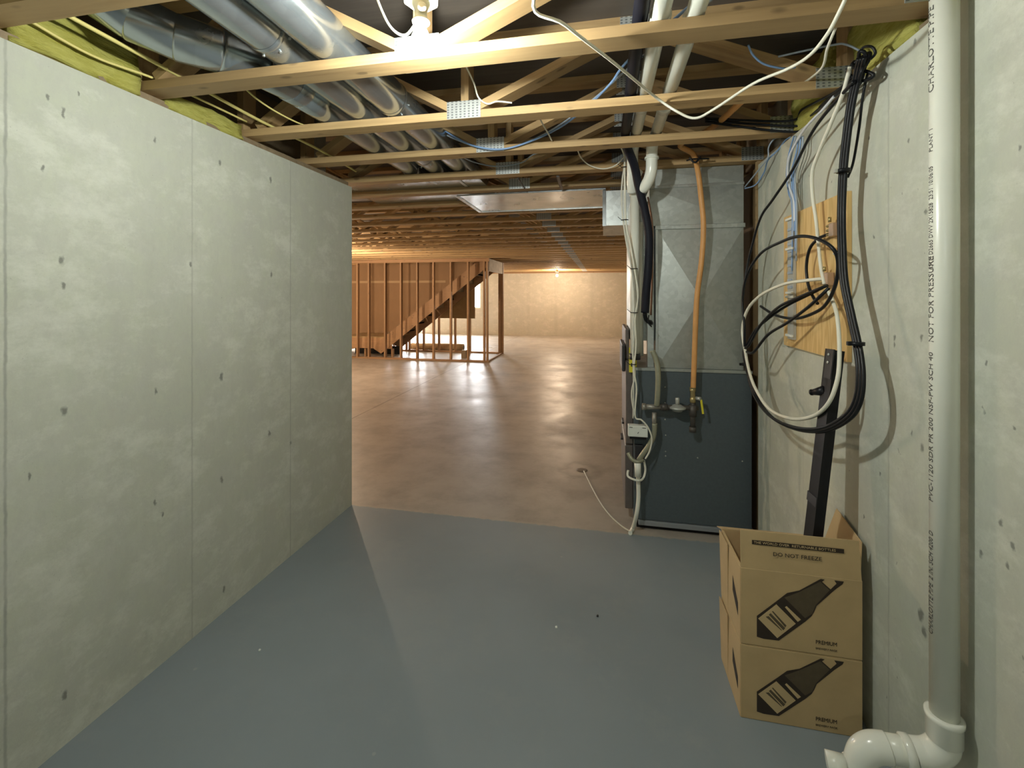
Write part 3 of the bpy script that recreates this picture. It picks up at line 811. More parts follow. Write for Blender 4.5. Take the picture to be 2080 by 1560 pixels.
# flexible grey connector
pts = [onY(1325, 712, YG - .01), onY(1334, 735, YG - .02), onY(1337, 765, YG - .03), onY(1336, 800, YG - .02), onY(1334, 824, YG - .006)]
o = MB().tube(pts, .0175, 16).build('flexible_connector', CONNG); tag(o, 'grey olive flexible hose curving down above the gas manifold', 'hose')
pts = [onY(1330, 860, YG - .01), onY(1328, 885, YG - .01), onY(1318, 905, YG - .012), onY(1306, 922, YG - .01), onY(1298, 934, YG)]
o = MB().tube(pts, .0165, 16).build('flexible_connector', CONNG); tag(o, 'grey olive flexible hose curving down left below the gas manifold', 'hose')

# small white transformer box
p0 = onY(1276, 864, 3.05); p1 = onY(1316, 889, 3.05)
b = thing('junction_box', 'small white box on the side of the furnace below the wires', 'junction box', ((p0.x + p1.x) / 2, 3.09, p1.z))
part(MB().box((p0.x, 3.05, p1.z), (p1.x, 3.10, p0.z), .003), 'box', WHITEBOX, b)
part(MB().box((p0.x + .008, 3.0485, p0.z - .014), (p0.x + .028, 3.0497, p0.z - .010)).box((p1.x - .035, 3.0485, p0.z - .014), (p1.x - .012, 3.0497, p0.z - .010))
     .bar((p0.x + .06, 3.049, p0.z - .05), (p0.x + .068, 3.049, p0.z - .04), .001, .003, up=(0, 0, 1)), 'print_marks', LABB, b)
part(MB().box((p0.x + .01, 3.06, p1.z - .018), (p1.x - .01, 3.13, p1.z - .001)), 'bracket', BLKM, b)

# condensate drain
t = thing('condensate_drain', 'pale drain hose running from a white fitting down the furnace to the floor', 'drain hose', onZ(1280, 1083, 0))
part(MB().tube([onY(1296, 966, 3.06), onY(1297, 1010, 3.05), onY(1293, 1045, 3.035), onZ(1286, 1072, .018), onZ(1280, 1083, .013)], .0135, 16), 'hose', PVC, t)
a = onY(1295, 938, 3.05); b_ = onY(1296, 968, 3.05)
part(MB().tube([a, b_], .021, 18, smooth=False), 'coupling', PVCW, t)
part(MB().tube([onY(1276, 920, 3.08), onY(1283, 932, 3.06), onY(1295, 938, 3.04), onY(1306, 934, 3.06)], .013, 14), 'trap_elbow', CONNG, t)
part(MB().tube([onY(1276, 955, 3.08), onY(1276, 968, 3.07), onY(1295, 976, 3.02), onY(1306, 972, 3.06), onY(1311, 955, 3.08), onY(1308, 935, 3.07)], .007, 10), 'trap_loop', PVC, t)
pts = [onZ(1283, 1081, .008), onZ(1262, 1068, .006), onZ(1235, 1042, .006), onZ(1212, 1008, .006), onZ(1186, 957, .006)]
part(MB().tube(pts, .0055, 10), 'floor_tube', WHT2, t)
dp = onZ(1182, 955, 0)
t = thing('floor_drain', 'small round floor drain at the end of the thin drain tube', 'floor drain', (dp.x, dp.y, 0))
part(MB().lathe((dp.x, dp.y, .0), [(.05, 0), (.05, .002), (.04, .003), (.012, .0035)]), 'drain_cover', plain('dull_drain_metal', (.22, .18, .14), .6, metal=.3), t)
# black bracket on furnace side by hose
o = MB().box((FX0 + .005, FY0 - .03, onY(1290, 935, 3.1).z), (FX0 + .06, FY0 - .001, onY(1290, 905, 3.1).z), .004).build('condensate_trap', DARKP); tag(o, 'black plastic trap block on the furnace side by the hose end', 'trap')

# ------------------------------------------------------------------ cables helper
def cable(label, pts, r, mat, name='cable', cat='cable', n=8, group=None):
    o = MB().tube(pts, r, n, sub=7).build(name, mat)
    return tag(o, label, cat, group)
# thin thermostat wires hanging in front of the vertical pipe
YW = 3.03
cable('white wire hanging beside the tall vertical pipe, left strand',
      [onY(1278, 297, 2.9), onY(1270, 318, YW), onY(1268, 338, YW), onY(1263, 380, YW), onY(1264, 430, YW), onY(1272, 490, YW), onY(1280, 530, YW), onY(1287, 570, YW), onY(1290, 640, YW), onY(1286, 720, YW), onY(1290, 760, YW), onY(1283, 800, YW), onY(1289, 845, YW)], .0055, WHT2)
cable('white wire hanging beside the tall vertical pipe, right strand',
      [onY(1262, 300, 2.9), onY(1269, 320, YW), onY(1269, 345, YW - .01), onY(1270, 400, YW - .01), onY(1272, 455, YW - .01), onY(1281, 500, YW - .01), onY(1291, 560, YW - .02), onY(1296, 600, YW - .01), onY(1290, 650, YW - .01), onY(1292, 700, YW - .01), onY(1288, 750, YW - .01), onY(1293, 790, YW), onY(1290, 845, YW), onY(1303, 853, YW), onY(1316, 868, YW), onY(1324, 890, YW), onY(1320, 915, YW), onY(1311, 932, YW)], .0055, WHT)
cable('third thin wire tied to the tall vertical pipe',
      [onY(1269, 345, YW), onY(1268, 420, YW), onY(1276, 500, YW), onY(1284, 560, YW - .01), onY(1288, 620, YW - .01), onY(1285, 700, YW), onY(1287, 780, YW), onY(1286, 850, YW)], .0045, WHT2)
for (px, py, w) in ((1269, 340, 10), (1269, 447, 10), (1288, 546, 12), (1288, 635, 14), (1285, 740, 10)):
    c0 = onY(px, py, YW - .012)
    o = MB().tube([c0 + Vector((-.022, 0, 0)), c0 + Vector((-.01, -.012, 0)), c0 + Vector((.01, -.012, .001)), c0 + Vector((.022, 0, 0))], .003, 6).tube([c0 + Vector((-.02, -.005, 0)), c0 + Vector((-.045, -.01, .022))], .002, 6).build('cable_tie', BLK)
    tag(o, {340: 'black cable tie at the top of the hanging white wires', 447: 'black cable tie on the white wires before the galvanised duct', 546: 'black cable tie on the vertical pipe at mid height', 635: 'black cable tie on the vertical pipe level with the foam line end', 740: 'black cable tie on the vertical pipe at the furnace top'}[py], 'cable tie')

# overhead white cables
cable('long white cable drooping in a loop under the trusses across the upper right',
      [(.06, .95, 2.60), onZ(1085, -8, 2.46), onZ(1150, 52, 2.42), onZ(1250, 130, 2.41), onY(1330, 196, 2.0), onY(1376, 227, 2.02), onY(1412, 240, 2.02), onY(1450, 222, 1.98), onY(1530, 170, 1.85), onY(1600, 140, 1.74), onY(1645, 112, 1.6), onY(1680, 70, 1.5), onY(1702, 30, 1.45), onY(1720, -10, 1.42), onY(1735, -60, 1.4)], .0055, WHT)
cable('second white cable by the right end of the drooping loop',
      [onY(1712, 20, 1.62), onY(1695, 62, 1.63), onY(1680, 100, 1.70), onY(1668, 140, 1.85), (.86, 2.2, 2.52)], .0045, WHT)
cable('white cable curving down to the nail plate left of the bulb',
      [onY(636, -12, 1.45), onY(645, 30, 1.46), onY(655, 72, 1.48), onY(664, 98, 1.50), onY(680, 114, 1.56)], .0055, WHT)
cable('white cable feeding the nearest bulb holder',
      [onY(762, -14, 1.42), onY(775, 20, 1.40), onY(790, 50, 1.38), onY(808, 68, 1.36), onY(826, 70, 1.34), onY(843, 50, 1.30)], .0045, WHT)
cable('short white cable hanging above the second truss nail plate',
      [onY(938, 118, 1.9), onY(950, 142, 1.98), onY(963, 170, 2.02), onY(972, 198, 2.045), onY(990, 211, 2.05), onY(1010, 206, 2.05), onY(1040, 209, 2.05)], .004, WHT)
cable('short straight white cable between third and fourth truss',
      [onY(1094, 236, 2.25), onY(1104, 255, 2.38), onY(1114, 272, 2.48), onY(1121, 286, 2.565)], .004, WHT)
cable('white wire bow hanging before the fourth truss right of centre',
      [onY(1172, 300, 2.75), onY(1180, 320, 2.95), onY(1198, 336, 3.04), onY(1225, 343, 3.05), onY(1250, 336, 3.03), onY(1268, 318, 3.0)], .004, WHT)
# blue and dark comms cables
cable('light blue cable sagging between the trusses in the upper middle',
      [(.36, 1.55, 2.60), onY(1281, 118, 1.85), onY(1240, 170, 2.0), onY(1195, 215, 2.25), onY(1140, 257, 2.45), onY(1080, 286, 2.55), onY(1020, 303, 2.56), onY(965, 297, 2.55), onY(925, 279, 2.6), onY(905, 266, 2.61)], .0055, BLUE)
cable('grey cable running beside the light blue one under the trusses',
      [(.40, 1.62, 2.62), onY(1284, 132, 1.9), onY(1225, 185, 2.1), onY(1150, 245, 2.45), onY(1090, 280, 2.56), onY(1030, 302, 2.565), onY(980, 302, 2.56), onY(930, 285, 2.6), onY(908, 275, 2.61)], .0045, GREYC)
cable('dark cable sagging under the fourth truss nail plate',
      [onY(938, 318, 2.72), onY(965, 330, 2.9), onY(1010, 338, 3.0), onY(1060, 330, 3.05), onY(1110, 306, 2.9), (.3, 2.9, 2.56)], .0045, GREYC)
# yellow cables over left wall
cable('yellow cable running along the top of the left wall over the truss ends',
      [(-1.75, .6, 2.56), (-1.755, 1.0, 2.53), (-1.755, 1.5, 2.515), (-1.76, 2.0, 2.50), (-1.75, 2.5, 2.50), (-1.79, 3.0, 2.5)], .0075, YEL)
cable('thin yellow cable lying on the insulation along the left wall',
      [(-1.84, .7, 2.53), (-1.85, 1.05, 2.50), (-1.845, 1.3, 2.47), (-1.83, 1.55, 2.49), (-1.82, 2.0, 2.49)], .005, YEL)
cable('thin pale yellow cable hanging under the leftmost round duct',
      [(-1.60, 1.62, 2.58), (-1.58, 1.8, 2.50), (-1.57, 2.06, 2.49), (-1.56, 2.3, 2.53)], .004, YEL)
cable('short red cable at the top left between ducts and truss web',
      [onY(518, -20, 1.5), onY(530, 5, 1.52), onY(546, 30, 1.56), onY(558, 42, 1.62)], .006, RED)

# ------------------------------------------------------------------ right wall: plywood board with cables
pb0 = onX(1600, 442, XR); pb1 = onX(1731, 736, XR)
BX = XR - .018
brd = thing('plywood_board', 'yellow plywood backboard fixed to the right concrete wall', 'plywood board', (BX, (pb0.y + pb1.y) / 2, pb1.z))
o = part(MB().box((BX, pb1.y, pb1.z), (XR - .001, pb0.y, pb0.z)), 'board', PLY, brd)
# distribution rails on the left of the board
rail = thing('cable_rail', 'clear plastic cable rail with blue wires on the left of the plywood board', 'cable rail', (BX - .02, 2.5, 1.5))
ra = onX(1612, 444, BX - .01); rb = onX(1612, 690, BX - .01)
part(MB().box((BX - .014, 2.43, rb.z), (BX - .001, 2.50, ra.z)), 'rail', plain('clear_grey_plastic', (.48, .48, .44), .25), rail)
mb = MB()
for k in range(9): mb.box((BX - .019, 2.44, 1.62 + k * .036), (BX - .0142, 2.49, 1.632 + k * .036))
part(mb, 'punch_row', GREYC, rail)
for z in (ra.z + .004, 1.82, 1.60, 1.58, rb.z + .02): part(MB().box((BX - .024, 2.425, z - .008), (BX - .0142, 2.505, z + .004), .002), 'clip', WHITEBOX, rail)
# coax splitters
COPP = plain('coppery_metal', (.50, .36, .27), .4, metal=.6)
def splitter(px, py, lab):
    c = onX(px, py, BX - .02)
    s = thing('cable_splitter', lab, 'splitter', c)
    part(MB().box(c - Vector((.010, .016, .028)), c + Vector((.018, .016, .026)), .003), 'body', COPP, s)
    for k in range(3):
        q = c + Vector((-.004, .016, -.018 + k * .018))
        part(MB().tube([q, q + Vector((0, .022, 0))], .006, 12, smooth=False), 'terminal', BRASS, s)
    part(MB().tube([c + Vector((-.012, 0, .03)), c + Vector((-.012, 0, .05))], .006, 12, smooth=False), 'terminal', BRASS, s)
splitter(1692, 466, 'small metal coax splitter high on the plywood board')
splitter(1681, 566, 'metal coax splitter in the middle of the plywood board where black cables meet')
# the hub of black cable at the wall top
XH = .86
# thick black bundle made of three strands
def wallp(l, X): return [onX(a, b, c if c else X) for a, b, *cc in l for c in [cc[0] if cc else None]]
off = [(0, 0, 0), (-.004, .008, .003), (.005, -.008, -.002)]
base = [(1750, 118, .86), (1740, 160, .87), (1728, 215, .87), (1718, 290, .87), (1712, 352, .87), (1709, 430, .87), (1710, 500, .86), (1714, 570, .85), (1728, 640, .85), (1741, 700, .85), (1748, 760, .84), (1742, 815, .83), (1718, 850, .82), (1670, 873, .81), (1615, 870, .80), (1568, 848, .79), (1536, 808, .78), (1521, 760, .77), (1513, 716, .77)]
labs = ['heavy black cable in the big hanging loop on the right, front strand', 'heavy black cable in the big hanging loop on the right, inner strand', 'heavy black cable in the big hanging loop on the right, outer strand']
tails = [[(1512, 660, .77), (1508, 610, .77), (1517, 560, .78), (1545, 515, .79), (1590, 490, .80), (1625, 480, .81), (1660, 485, .82), (1690, 503, .84), (1702, 530, .86), (1698, 575, .87), (1680, 615, .88), (1655, 635, .88), (1615, 647, .88), (1575, 640, .87), (1545, 622, .86)],
         [(1522, 700, .78), (1545, 660, .80), (1580, 625, .83), (1620, 605, .86), (1660, 588, .88), (1681, 580, .90)],
         [(1530, 716, .78), (1560, 680, .80), (1600, 655, .83), (1640, 625, .86), (1668, 600, .88), (1684, 585, .90)]]
for i in range(3):
    P = [onX(a, b, c) + Vector(off[i]) for a, b, c in base] + [onX(a, b, c) for a, b, c in tails[i]]
    cable(labs[i], P, .0068, BLK, cat='cable')
cable('black cable looping from the big loop up over the plywood board to the middle splitter',
      wallp([(1515, 705, .78), (1535, 670, .80), (1570, 640, .83), (1600, 620, .86), (1640, 600, .88), (1670, 585, .90)], .85), .0065, BLK)
cable('black cable curling round the middle splitter from the upper splitter',
      wallp([(1682, 476, .91), (1662, 485, .90), (1645, 505, .89), (1638, 540, .89), (1641, 575, .89), (1650, 600, .89), (1661, 617, .89)], .9), .0065, BLK)
cable('black cable slanting down from the cable hub past the plenum edge',
      [onX(1735, 165, .86), onX(1690, 215, .86), onX(1650, 268, .86), onY(1610, 345, 2.35), onY(1570, 405, 2.5), onY(1546, 440, 2.62), onY(1530, 490, 2.75), onY(1517, 545, 2.80), onX(1508, 610, .78)], .0065, BLK)
cable('white cable hanging from the cable hub down across the plywood board into the loop',
      wallp([(1727, 135, .86), (1712, 190, .86), (1688, 250, .86), (1663, 310, .87), (1650, 350, .87), (1651, 400, .88), (1658, 450, .89), (1663, 500, .90), (1668, 545, .90), (1675, 578, .90)], .9), .0075, WHT)
cable('white cable from the middle splitter down to the black bar and round the big loop',
      wallp([(1682, 590, .90), (1692, 612, .90), (1700, 640, .89), (1704, 680, .88), (1705, 730, .86), (1700, 775, .84), (1682, 820, .82), (1650, 846, .81), (1605, 850, .80), (1562, 830, .79), (1535, 790, .78), (1522, 755, .77), (1514, 715, .77), (1508, 670, .77), (1518, 630, .78), (1545, 600, .80), (1590, 578, .84), (1635, 570, .88), (1675, 566, .91)], .9), .0075, WHT)
cable('light grey cable hanging from the right truss end to the cable rail',
      [onX(1694, 196, .88), onX(1672, 222, .88), onX(1640, 255, .88), onX(1618, 288, .89), onX(1603, 320, .89), onX(1600, 352, .90), onX(1604, 380, .90), onX(1613, 410, .91), onX(1614, 450, .91)], .0055, PLAST)
for i, (xs, m_) in enumerate(((1, BLUE), (-5, GREYC), (5, BLUE), (9, GREYC), (-9, BLUE))):
    P = [onX(1622 + xs, 276, .90), onX(1616 + xs * 1.4, 310, .90), onX(1607 + xs, 350, .905), onX(1609 + xs * .8, 390, .91), onX(1614 + xs * .5, 425, .912), onX(1613 + xs * .5, 470 + 20 * i, .914)]
    cable('%s network cable dropping into the cable rail, %s from its left' % ('blue' if m_ is BLUE else 'grey', ['third', 'second', 'fourth', 'fifth', 'first'][i]), P, .004, m_, group='network cables into the rail')
cable('blue cable bow leaving the truss end towards the plenum, upper one',
      [onY(1622, 270, 2.65), onY(1590, 277, 2.68), onY(1572, 283, 2.7), onY(1561, 300, 2.72), onY(1560, 320, 2.72), onY(1545, 340, 2.8), onY(1525, 365, 2.95), onY(1513, 380, 3.08)], .004, GREYC)
cable('blue cable bow leaving the truss end towards the plenum, lower one',
      [onY(1620, 274, 2.6), onY(1598, 283, 2.65), onY(1580, 305, 2.7), onY(1560, 325, 2.75), onY(1552, 350, 2.85), onY(1535, 375, 2.95), onY(1513, 383, 3.08)], .004, BLUE)
cable('thin blue cable arching out of the cable hub above the second truss',
      [onY(1755, 108, 1.88), onY(1720, 91, 1.9), onY(1688, 92, 1.92), (.70, 2.0, 2.56)], .004, GREYC)
cable('thin blue cable hanging in a bow between first and second wide truss at right',
      [onY(1520, 92, 1.85), onY(1530, 112, 1.88), onY(1552, 130, 1.9), onY(1590, 139, 1.92), onY(1615, 137, 1.95)], .004, BLUE)
# black cables from hub toward the left over second truss
for i, (a, b_) in enumerate((((1742, 158), (1612, 268)), ((1748, 168), (1622, 262)), ((1738, 150), (1600, 258)))):
    cable(['black cable leading off left from the cable hub, lowest', 'black cable leading off left from the cable hub, middle', 'black cable leading off left from the cable hub, topmost'][i],
          [onX(a[0], a[1], .88), onX(1690 + 4 * i, 200 - 7 * i, .89), onY(b_[0] + 30, b_[1] - 28 - 4 * i, 2.42), onY(b_[0], b_[1] - 6 * i, 2.5), (.55, 2.62, 2.54 + .01 * i)], .006, BLK)
# thin black loops of cable at the hub
hub = onX(1748, 130, .885)
cable('knot of thin black wire bunched at the wall top above the plywood board',
      [hub + Vector((.02 * math.sin(k * 2.1), .045 * math.cos(k * 1.7), -.02 + .05 * math.sin(k * 1.3 + 1))) for k in range(16)], .006, BLK, name='wire_knot', cat='cable')
cable('thin black cable dropping from the hub beside the heavy bundle',
      wallp([(1762, 150, .9), (1752, 200, .9), (1745, 260, .91), (1733, 330, .91), (1722, 360, .89)], .9), .0045, BLK)
cable('thin dark cable bow sticking out above the cable hub',
      wallp([(1740, 125, .87), (1752, 98, .88), (1770, 95, .89), (1778, 108, .9), (1768, 120, .9)], .9), .0045, BLK)
# ties on the heavy bundle
for (px, py, X, lab) in ((1713, 347, .866, 'black cable tie with pale buckle high on the heavy bundle'), (1741, 698, .85, 'black cable tie on the heavy bundle beside the black bar top'), (1514, 740, .77, 'black cable tie on the left side of the big cable loop')):
    c0 = onX(px, py, X)
    t = thing('cable_tie', lab, 'cable tie', c0)
    part(MB().lathe(c0 - Vector((0, 0, .006)), [(.017, 0), (.0225, 0), (.0225, .012), (.017, .012)], n=18), 'band', BLK, t)
    part(MB().box(c0 + Vector((-.031, -.008, -.007)), c0 + Vector((-.020, .006, .007)), .002), 'buckle', CASTG if py == 347 else BLK, t)
o = MB().tube([onX(1693, 516, .87), onX(1702, 513, .855), onX(1712, 513, .86)], .003, 6).build('cable_tie', WHITEBOX); tag(o, 'pale cable tie round the heavy bundle over the plywood board', 'cable tie')

# ------------------------------------------------------------------ leaning black steel channel
def channel():
    top = onX(1706, 712, .885); bot = onX(1660, 1105, .80)
    t = thing('steel_channel', 'black steel angle channel leaning on the wall out of the cardboard box', 'metal bar', bot)
    d = (top - bot).normalized()
    bot = bot - d * .30
    view = (top - EYE).normalized()
    w = d.cross(Vector((1, 0, 0))).normalized()     # along the wall
    if w.y < 0: w = -w
    nrm = d.cross(w).normalized()
    if nrm.x > 0: nrm = -nrm                         # towards the room
    W = .036
    def pt(base, a, b): return base + w * a + nrm * b
    mb = MB()
    prof = [(-W, 0), (-W, .030), (-W + .003, .030), (-W + .003, .003), (W, .003), (W, .0)]
    prof = [(W, .0), (W, .034), (W - .003, .034), (W - .003, .003), (-W + .003, .003), (-W + .003, .034), (-W, .034), (-W, 0)]
    # closed face towards the room: flip so the web faces out
    prof = [(a, .034 - b) for a, b in prof]
    mb.prism([pt(bot, a, b) for a, b in prof], top - bot)
    part(mb, 'bar', BLKM, t)
    c = top - d * .16
    part(MB().tube([pt(c, .02, .02), pt(c - d * .02, .06, .05)], .014, 14, smooth=False, radii=[.022, .011]).tube([pt(c - d * .02, .06, .05), pt(c - d * .022, .066, .054)], .012, 12, smooth=False), 'spout', BLKM, t)
    part(MB().prism([pt(top, -W - .004, .036), pt(top, W * .3, .036), pt(top, W * .3, .040), pt(top, -W - .004, .040)], -d * .11), 'end_bracket', DARKP, t)
    for s in (.02, .05): part(MB().lathe(pt(top - d * s, -W * .3, .0405), [(.006, 0), (.006, .002), (.003, .004)], axis=nrm, n=10), 'bolt', CASTG, t)
    c2 = bot + (top - bot) * .43
    part(MB().prism([pt(c2, -W - .002, .0345), pt(c2, W + .002, .0345), pt(c2, W + .002, .0375), pt(c2, -W - .002, .0375)], d * .035), 'tape_band', DARKP, t)
channel()

# ------------------------------------------------------------------ text helper
def text_mesh(body, size, extrude=0.0004):
    cu = bpy.data.curves.new('txt', 'FONT'); cu.body = body; cu.size = size; cu.extrude = extrude
    cu.align_x = 'LEFT'; cu.align_y = 'CENTER'; cu.resolution_u = 2
    ob = bpy.data.objects.new('txt', cu); COL.objects.link(ob)
    bpy.context.view_layer.update()
    dg = bpy.context.evaluated_depsgraph_get()
    me = bpy.data.meshes.new_from_object(ob.evaluated_get(dg))
    bpy.data.objects.remove(ob, do_unlink=True)
    return me
def text_obj(name, body, size, mat, M, parent, xscale=1.0):
    me = text_mesh(body, size)
    me.transform(Matrix.Scale(xscale, 4, (1, 0, 0)))
    me.transform(M)
    off = Vector((0, 0, 0)); p = parent
    while p is not None: off += p.location; p = p.parent
    me.transform(Matrix.Translation(-off))
    me.materials.clear(); me.materials.append(mat)
    o = bpy.data.objects.new(name, me); COL.objects.link(o); o.parent = parent
    return o

# ------------------------------------------------------------------ big white drain pipe at right
BPX, BPY, BPR = .899, 1.408, .0308
ZB = .44
bp = thing('drain_pipe', 'big white plastic drain pipe standing at the right wall, printed lettering', 'pipe', (BPX, BPY, 0))
part(MB().tube([(BPX, BPY, ZB - .03), (BPX, BPY, ZC + TD - .001)], BPR, 48, smooth=False), 'pipe', PVC, bp)
part(MB().lathe((BPX, BPY, ZB), [(.034, -.05), (.0385, -.045), (.0385, .006), (.0415, .010), (.0415, .020), (.036, .022), (.031, .022)], n=40), 'hub_collar', PVCW, bp)
# elbow toward the camera-left, then a second one dropping
ep = [Vector((BPX, BPY, ZB - .03)), Vector((BPX - .004, BPY, ZB - .065)), Vector((BPX - .03, BPY + .005, ZB - .095)), Vector((BPX - .065, BPY + .01, ZB - .105))]
part(MB().tube(ep, .036, 32), 'elbow', PVCW, bp)
hp = Vector((BPX - .075, BPY + .012, ZB - .107)); hq = Vector((BPX - .135, BPY + .02, ZB - .115))
part(MB().tube([hp + Vector((.02, 0, 0)), hq], .0335, 32, smooth=False), 'short_pipe', PVC, bp)
part(MB().lathe(hp, [(.034, -.008), (.0395, -.006), (.0395, .012), (.035, .014)], axis=(-1, .1, -.1), n=36), 'ring', PVCW, bp)
part(MB().tube([hq + Vector((.015, 0, 0)), hq + Vector((-.02, .003, -.008)), hq + Vector((-.045, .006, -.035)), hq + Vector((-.055, .008, -.08))], .037, 32), 'second_elbow', PVCW, bp)
z2 = hq + Vector((-.055, .008, -.08))
part(MB().lathe(z2, [(.038, .01), (.042, .008), (.042, -.012), (.034, -.014)], n=36), 'ring', PVCW, bp)
part(MB().tube([z2, (z2.x, z2.y, .06)], .0305, 32, smooth=False), 'drop_pipe', PVC, bp)
part(MB().lathe((z2.x, z2.y, 0), [(.055, 0), (.055, .05), (.045, .06), (.042, .075), (.032, .078)], n=32), 'floor_fitting', PVC, bp)
part(MB().tube([(z2.x - .03, z2.y, ZB - .20), (z2.x - .075, z2.y + .01, ZB - .205)], .03, 24, smooth=False), 'side_inlet', PVC, bp)

def pipe_text(body, z0, size, ang, flip=False, xs=1.0):
    me = text_mesh(body, size, .0003)
    me.transform(Matrix.Scale(xs, 4, (1, 0, 0)))
    for v in me.vertices:
        s, h, d = v.co.x, v.co.y, v.co.z
        a = ang - h / BPR
        r = BPR + .0006 + d
        v.co = Vector((r * math.cos(a), r * math.sin(a), z0 + s))
    me.materials.clear(); me.materials.append(PIPEINK)
    o = bpy.data.objects.new('pipe_lettering', me); COL.objects.link(o); o.parent = bp
# direction from the pipe to the camera
tocam = math.atan2(-BPY, -BPX)
ANG = tocam - math.radians(57)
pipe_text('CHARLOTTE PIPE  S/40', 2.135, .030, ANG, xs=1.0)
pipe_text('PLANT 1', 1.975, .020, ANG, xs=.85)
pipe_text('ASTM D2665 DWV 2X15828  23:51 10/06/05', 1.655, .022, ANG, xs=.68)
pipe_text('NOT FOR PRESSURE', 1.46, .026, ANG + .02, xs=1.0)
pipe_text('PVC-1120 SDR PR 200 NSF-PW SCH 40', 1.03, .022, ANG, xs=1.1)
pipe_text('CHARLOTTE PIPE  2 IN. SCH 4200 D', .673, .022, ANG, xs=.80)

# ------------------------------------------------------------------ cardboard cases
CX0, CX1, CY0, CY1 = .507, .910, 1.815, 2.095
def print_on_front(t, z0, zh):
    """bottle picture in front face coordinates u 0..1 (x), v 0..1 (height)"""
    y = CY0 - .0008
    def P(u, v): return Vector((CX0 + u * (CX1 - CX0), y, z0 + v * zh))
    # from crop of the photo: x 0..1880 of face, y measured from fold lines
    def Q(cx, cy):
        u = (cx - 30) / 1890.0
        top = 10 + cx * .085; bot = 1180 + cx * .155
        return P(u, 1 - (cy - top) / (bot - top))
    def poly(pts, mat, name, lift):
        mb = MB(); mb.prism([Q(*p) + Vector((0, -lift, 0)) for p in pts], (0, .0003, 0)); return part(mb, name, mat, t)
    outline = [(290, 760), (600, 530), (770, 395), (960, 350), (1290, 155), (1350, 165), (1310, 200), (1440, 320), (1530, 225), (1495, 170), (1640, 185), (1620, 230), (1500, 330), (1230, 590), (1190, 690), (1150, 760), (1050, 850), (640, 1150), (400, 1120), (290, 1085)]
    inner = [(620, 530), (790, 400), (970, 365), (1280, 185), (1430, 330), (1220, 560), (1165, 700), (1060, 810)]
    poly(outline, INK, 'bottle_print', .0)
    poly([(730, 470), (960, 375), (1285, 200), (1425, 335), (1215, 575), (1160, 720), (1050, 790)], INKM, 'bottle_body_print', .0004)
    poly([(600, 575), (905, 880), (615, 1110), (310, 800)], KRAFTD, 'label_print', .0004)
    poly([(735, 620), (760, 600), (985, 815), (935, 850)], KRAFTD, 'neck_band_print', .0006)
    poly([(530, 690), (545, 680), (760, 910), (740, 940)], INKM, 'lettering_print', .0008)
    poly([(480, 740), (510, 715), (740, 950), (710, 985)], INKM, 'lettering_print', .0008)
    poly([(430, 770), (480, 762), (690, 985), (680, 990)], INKM, 'lettering_print', .0008)
    M = Matrix.Translation(P(.625, .155)) @ Matrix.Rotation(PI / 2, 4, 'X')
    text_obj('lettering_print', 'PREMIUM', .020, INK, M, t, .85)
    M = Matrix.Translation(P(.625, .075)) @ Matrix.Rotation(PI / 2, 4, 'X')
    text_obj('lettering_print', 'BREWERY PACK', .010, INKM, M, t, .98)
def side_print(t, z0, zh):
    x = CX0 - .0022
    def R(a0, a1, v0, v1, v2, v3, mat):
        mb = MB(); mb.prism([(x, CY0 + a0, z0 + v0 * zh), (x, CY0 + a1, z0 + v1 * zh), (x, CY0 + a1, z0 + v2 * zh), (x, CY0 + a0, z0 + v3 * zh)], (.0003, 0, 0)); part(mb, 'side_print', mat, t)
    R(.03, .10, .30, .48, .68, .46, INK)
    R(.17, .25, .40, .50, .75, .60, INK)
